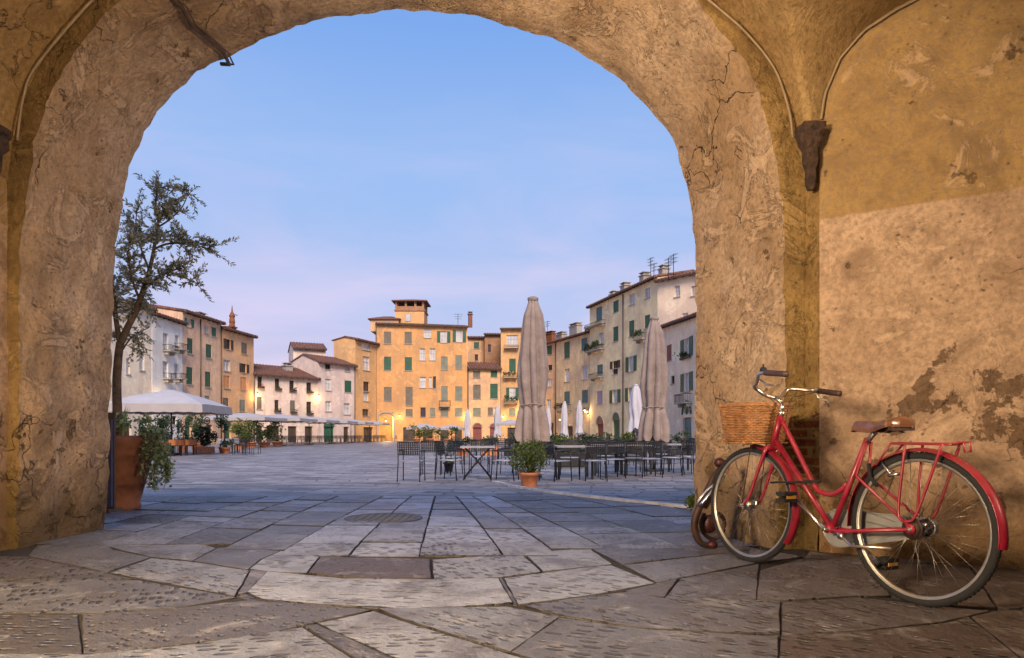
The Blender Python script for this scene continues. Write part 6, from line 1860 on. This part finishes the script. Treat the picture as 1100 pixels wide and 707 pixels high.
open_parasol(485, 82, 28, 456, 460.5, 'open pale parasol before the big orange house, right one', 'open pale parasols at the far end', .2)
open_parasol(548, 70, 30, 451, 455, 'open white parasol left of the tall closed parasol', 'open pale parasols at the far end', .2)

# potted plants
def potted(px, D, pw, ph, bw, bh, label, mat, m_pot=None, n=500, ls=.05, box=False, group=None, name='potted_bush', cat='potted plant', lift=0.0, seed=1):
    rnd_ = random.Random(seed + int(px))
    q = Vector(((px - 550) / F * D, D, g(D)))
    t = thing(name, label, cat, q, group=group); l = MB()
    if box:
        for (x0, x1, y0, y1) in ((-pw / 2, pw / 2, -.22, -.19), (-pw / 2, pw / 2, .19, .22), (-pw / 2, -pw / 2 + .03, -.19, .19), (pw / 2 - .03, pw / 2, -.19, .19)):
            l.obox(q + Vector((x0, y0, .02)), (x1 - x0, 0, 0), (0, y1 - y0, 0), (0, 0, ph - .02))
        l.box(q + Vector((0, 0, ph * .45)), (pw - .07, .37, ph * .8))
        l.box(q + Vector((0, -.20, ph - .03)), (pw + .03, .07, .05)); 
    else:
        l.lathe(q, [(pw * .34, 0), (pw * .44, ph * .78), (pw * .50, ph * .80), (pw * .51, ph), (pw * .45, ph), (pw * .43, ph * .9), (0, ph * .9)], 24, cap=False)
    l.build('pot', m_pot or M['terracotta2'], t)
    l = MB(); leaf_cloud(l, q + Vector((0, 0, ph + bh / 2 - .03 + lift)), (bw / 2, bw / 2 if not box else .3, bh / 2), n, ls, 1.5, rnd_)
    l.build('foliage', mat, t)
    l = MB()
    for k in range(9):
        a = rnd_.uniform(0, 2 * PI); l.tube([q + Vector((0, 0, ph * .8)), q + Vector((math.cos(a) * bw * .2, math.sin(a) * bw * .15, ph + bh * .4 + lift)), q + Vector((math.cos(a) * bw * .35, math.sin(a) * bw * .25, ph + bh * .75 + lift))], [.012, .008, .004], 4)
    l.build('stems', M['bark'], t)
    return t
potted(568.5, 12.0, .40, .27, .82, .62, 'bushy yellow green shrub in a small terracotta pot on the kerb', M['leaf_yellow'], n=2600, ls=.030)
potted(219, 34, .95, .36, 1.55, 1.05, 'dark green shrub in a long terracotta trough under the big pale parasol', M['leaf_dark'], n=900, ls=.08, box=True)
potted(243, 33.5, .42, .32, .75, .6, 'round terracotta pot with low plants beside the trough', M['leaf'], n=260, ls=.07)
potted(284, 50, 1.0, .4, 1.9, 1.6, 'light green shrub in a terracotta pot, left of two under the row of parasols', M['leaf_yellow'], n=420, ls=.12)
potted(298, 54, 1.0, .4, 2.0, 1.9, 'dark green shrub in a terracotta pot, right of two under the row of parasols', M['leaf_dark'], n=420, ls=.12)
potted(212, 39, .8, .5, 1.4, 1.9, 'bushy green shrub behind the long trough', M['leaf'], n=420, ls=.1)
potted(160, 28, .6, .4, 1.1, 1.4, 'green shrub standing just right of the big terracotta pot', M['leaf_dark'], n=360, ls=.08)
potted(173, 34, .6, .4, 1.2, 1.9, 'leafy green shrub behind the orange clothed tables', M['leaf'], n=360, ls=.1)
potted(258, 44, .8, .45, 1.9, 1.7, 'yellow green shrub beneath the first parasol of the row', M['leaf_yellow'], n=420, ls=.12)
potted(270, 47, .8, .45, 1.7, 1.6, 'mid green shrub beneath the first parasol of the row', M['leaf'], n=420, ls=.12)
potted(448, 76, .9, .5, 2.4, 2.0, 'light green shrub before the big orange house', M['leaf_yellow'], n=300, ls=.16)
potted(462, 74, .9, .5, 2.0, 1.6, 'yellow green shrub before the big orange house, second from the left', M['leaf_yellow'], n=260, ls=.15)
potted(481, 70, .9, .5, 2.4, 1.4, 'green shrub below the open parasols before the big orange house', M['leaf'], n=260, ls=.15)
potted(497, 30, .7, .4, .9, .55, 'small dark plant on the terrace left of the tall closed parasol', M['leaf_dark'], n=260, ls=.07)
potted(482, 17.5, .30, .26, .6, .62, 'small green plant in a dark pot between the armchairs', M['leaf'], M['iron'], n=420, ls=.035)
potted(527, 30, .8, .45, 1.0, .6, 'low green plant in a trough behind the folding table', M['leaf'], n=320, ls=.07, box=True)
GH = 'low planters along the back of the terrace'
for px, D, m, lab in ((590, 27, 'leaf_dark', 'low dark hedge planter just right of the tall closed parasol'), (606, 27, 'leaf', 'low hedge planter behind the first slatted table'), (612, 20, 'leaf_yellow', 'small yellow green plant behind the first slatted table'),
     (628, 27.5, 'leaf_dark', 'dark hedge planter left of the green arched door'), (645, 27, 'leaf', 'mid green hedge planter before the green arched door'), (660, 28, 'leaf_dark', 'dark hedge planter below the lilac parasol'),
     (679, 24, 'leaf_yellow', 'bright yellow green bush left of the right hand closed parasol'), (716, 27, 'leaf_dark', 'dark hedge planter right of the right hand closed parasol'), (732, 28, 'leaf', 'hedge planter before the arched blue door'), (553, 28, 'leaf_dark', 'dark hedge planter left of the tall closed parasol')):
    potted(px, D, .95, .45, 1.15, .68, lab, M[m], M['iron'], n=420, ls=.06, box=True, group=GH)
# climbing plant poles and the sapling on the left
def slim_tree(px, D, top_py, crown, label, mat, n=420, ls=.09, pot=True, tall=.55):
    q = Vector(((px - 550) / F * D, D, g(D))); zt = CH - (top_py - HZ) / F * D
    t = thing('small_tree', label, 'tree', q); l = MB()
    l.tube(smooth_curve([q, q + Vector((.04, 0, (zt - q.z) * .4)), q + Vector((-.03, 0, (zt - q.z) * .75)), Vector((q.x, q.y, zt - .1))], 12), [.05 - .003 * i for i in range(13)], 6)
    for k in range(6):
        a = k * 1.1; l.tube([q + Vector((0, 0, (zt - q.z) * .6)), q + Vector((math.cos(a) * crown * .6, math.sin(a) * crown * .5, (zt - q.z) * (.75 + .03 * k)))], [.02, .008], 5)
    l.build('trunk', M['bark'], t)
    l = MB(); leaf_cloud(l, (q.x, q.y, zt - (zt - q.z) * tall / 2), (crown, crown, (zt - q.z) * tall / 2), n, ls, 1.5, random.Random(int(px)))
    l.build('crown', mat, t)
    if pot:
        l = MB(); l.lathe(q, [(.2, 0), (.26, .3), (.28, .34), (.24, .34), (0, .3)], 16, cap=False); l.build('pot', M['terracotta2'], t)
slim_tree(240.5, 34.5, 438, .42, 'slender potted sapling at the right edge of the big pale parasol', M['leaf_dark'], 420, .075)
slim_tree(178.5, 35, 441, .34, 'dark climber wrapped pole under the big parasol, left one', M['leaf_dark'], 420, .08, tall=.85)
slim_tree(196, 36, 446, .30, 'dark climber wrapped pole under the big parasol, right one', M['leaf_dark'], 320, .08, tall=.8)
slim_tree(256, 42, 452, .5, 'small light green potted tree under the first parasol of the row', M['leaf_yellow'], 320, .1)
# round lamp on a post among the shrubs
q = Vector(((222.5 - 550) / F * 36, 36, g(36))); zl = CH - (452 - HZ) / F * 36
t = thing('post_lamp', 'dark round lamp on a thin post above the trough', 'lamp', q)
l = MB(); l.tube([q, Vector((q.x, q.y, zl - .14))], .025, 6); l.build('post', M['iron'], t)
l = MB(); l.tube([Vector((q.x + math.cos(a) * .15, q.y, zl + math.sin(a) * .18)) for a in [2 * PI * i / 20 for i in range(20)]], .03, 6, closed=True); l.build('lamp_ring', M['iron'], t)
l = MB(); l.ball((q.x, q.y, zl), .10, 6); l.build('lamp_bulb', M['glass_dark'], t)
# weeds at the foot of the right pillar
wq = Vector(((740 - 550) / F * 6.9, 6.9, g(6.9)))
l = MB(); leaf_cloud(l, wq + Vector((.02, 0, .12)), (.09, .09, .13), 260, .03, 1.6, random.Random(3))
o = l.build('weed', M['leaf_yellow'], origin=wq); tag(o, 'small green weed at the outer foot of the right pillar', 'plant')
# ------------------------------------------------------------ assumed floodlight and added fill lamps in the passage
wall_lantern((-0.5, 1.7, 4.15), 85, 'added unseen fill lamp under the crown of the vault above the viewer', r=0.12, color=(1.0, .77, .48))  # added fill light that brightens the vault and arch soffit
wall_lantern((-3.1, -0.4, 2.2), 1420, 'assumed unseen iron floodlight on the left wall of the passage behind the viewer', r=0.40, color=(1.0, .73, .45), spot=((.50, .84, -.20), 71, .25))  # assumed warm lamp, cone aimed and sized to leave the upper right wall dark
wall_lantern((3.6, 0.7, 2.1), 620, 'added unseen fill lamp at the right wall of the passage behind the viewer', r=0.20, color=(1.0, .75, .50), spot=((-.86, .50, .05), 78, .5))  # added spot that brightens the left arch reveal
